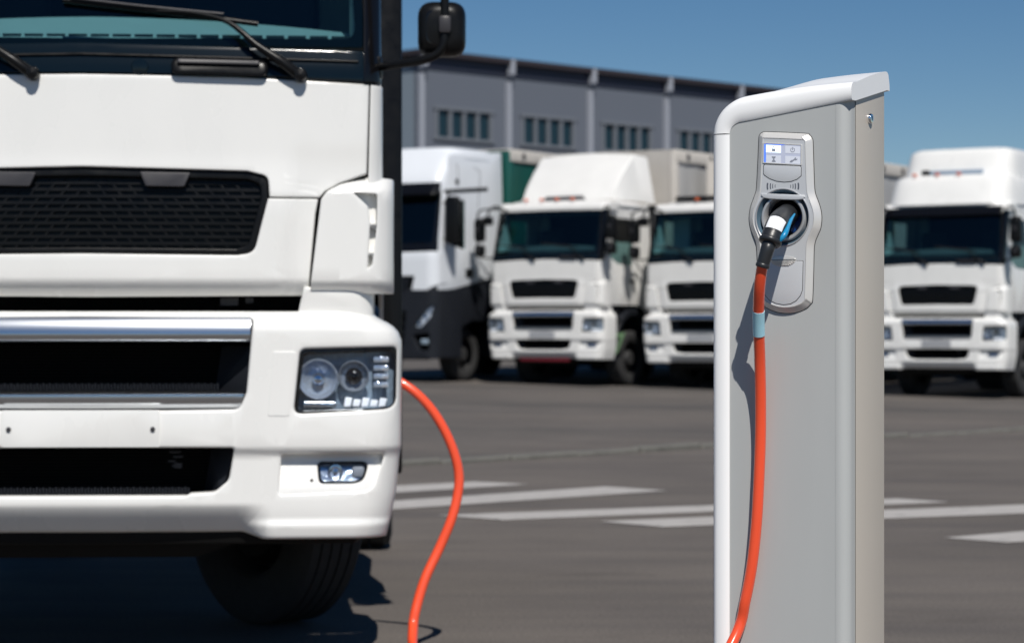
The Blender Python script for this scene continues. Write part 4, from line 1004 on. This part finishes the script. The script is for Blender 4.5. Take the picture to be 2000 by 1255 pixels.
# white label wrapped on the plug, blue latch lever
view = Vector((0, -1, .12)).normalized()
def wrap(name, cs, r0, r1, th0, th1, m, lift=.0006):
    rows = []
    n_ = len(cs)
    for k in range(n_):
        t = k / (n_ - 1); c = cs[k]; r = r0 + (r1 - r0) * t + lift
        T = (cs[min(k + 1, n_ - 1)] - cs[max(k - 1, 0)]).normalized(); N = (view - T * view.dot(T)).normalized(); B = T.cross(N)
        rows.append([c + (N * math.cos(th0 + (th1 - th0) * j / 14) + B * math.sin(th0 + (th1 - th0) * j / 14)) * r for j in range(15)])
    return loft(name, rows, m, cable, False, smooth=60)
PS = spline([a0, a1, a2, a3, a4], 12)
wrap('plug_label', PS[26:33], .0242, .0240, R(-40), R(56), 'label_white', .0012)
lev = []
for px, py, o_, wv in ((1552, 418, .05, .002), (1544, 431, .085, .0042), (1538, 445, .11, .0056), (1533, 457, .13, .0066), (1526.5, 466, .137, .006), (1522, 473, .14, .002)):
    lev.append((off(px, py, o_), wv))
tube('latch_lever', [p for p, _ in lev], [r for _, r in lev], 'plug_blue', cable, seg=14, sub=4)
cab = [(1490, 512, .152), (1483.5, 560, .132), (1481.5, 620, .092), (1484, 700, .050), (1485.5, 780, .027), (1485, 860, .017), (1482, 940, .0155), (1477.5, 1020, .0155), (1469, 1100, .016), (1456, 1170, .018), (1438, 1238, .026)]
pts = [off(*p) for p in cab]; rad = [.0128] * len(pts)
g = [(.42, 5.46, .45), (.31, 5.40, .22), (.16, 5.40, .075), (-.02, 5.55, .026), (-.18, 6.0, .016), (-.22, 6.8, .017), (-.08, 7.6, .018), (-.10, 8.5, .019), (-.28, 9.2, .020), (-.386, 9.62, .024)]
pts += [Vector(p) - CB for p in g]; rad += [.013, .0135, .014, .0145, .015, .016, .017, .018, .019, .020]
tr_ = [(806.5, 1228, 9.78), (812, 1190, 9.82), (830, 1130, 9.86), (857, 1072, 9.9), (880, 1018, 9.92), (893, 970, 9.94), (896.5, 930, 9.95), (889, 890, 9.95), (871, 845, 9.95), (845, 802, 9.95), (815, 769, 9.95), (783, 746, 9.96), (758, 734, 9.98)]
pts += [at(*p) - CB for p in tr_]; rad += [.0205] * 4 + [.0200] * 3 + [.0195] * 3 + [.019, .0185, .018]
tube('cable', pts, rad, 'cable_orange', cable, seg=22, sub=7)
p = [off(1481.8, 607, .1005), off(1481.7, 630, .0868), off(1482.3, 654, .0735)]
tube('cable_tape', p, .0136, 'tape_blue', cable, seg=24, sub=4)
sc_end = at(758, 734, 9.98) - CB
lathe('truck_plug', [(.018, .05), (.045, .05), (.05, .03), (.05, -.03), (.04, -.06), (.001, -.06)], 'plug_black', cable, tuple(sc_end + Vector((-.02, 0, 0))), axis='X', seg=24)
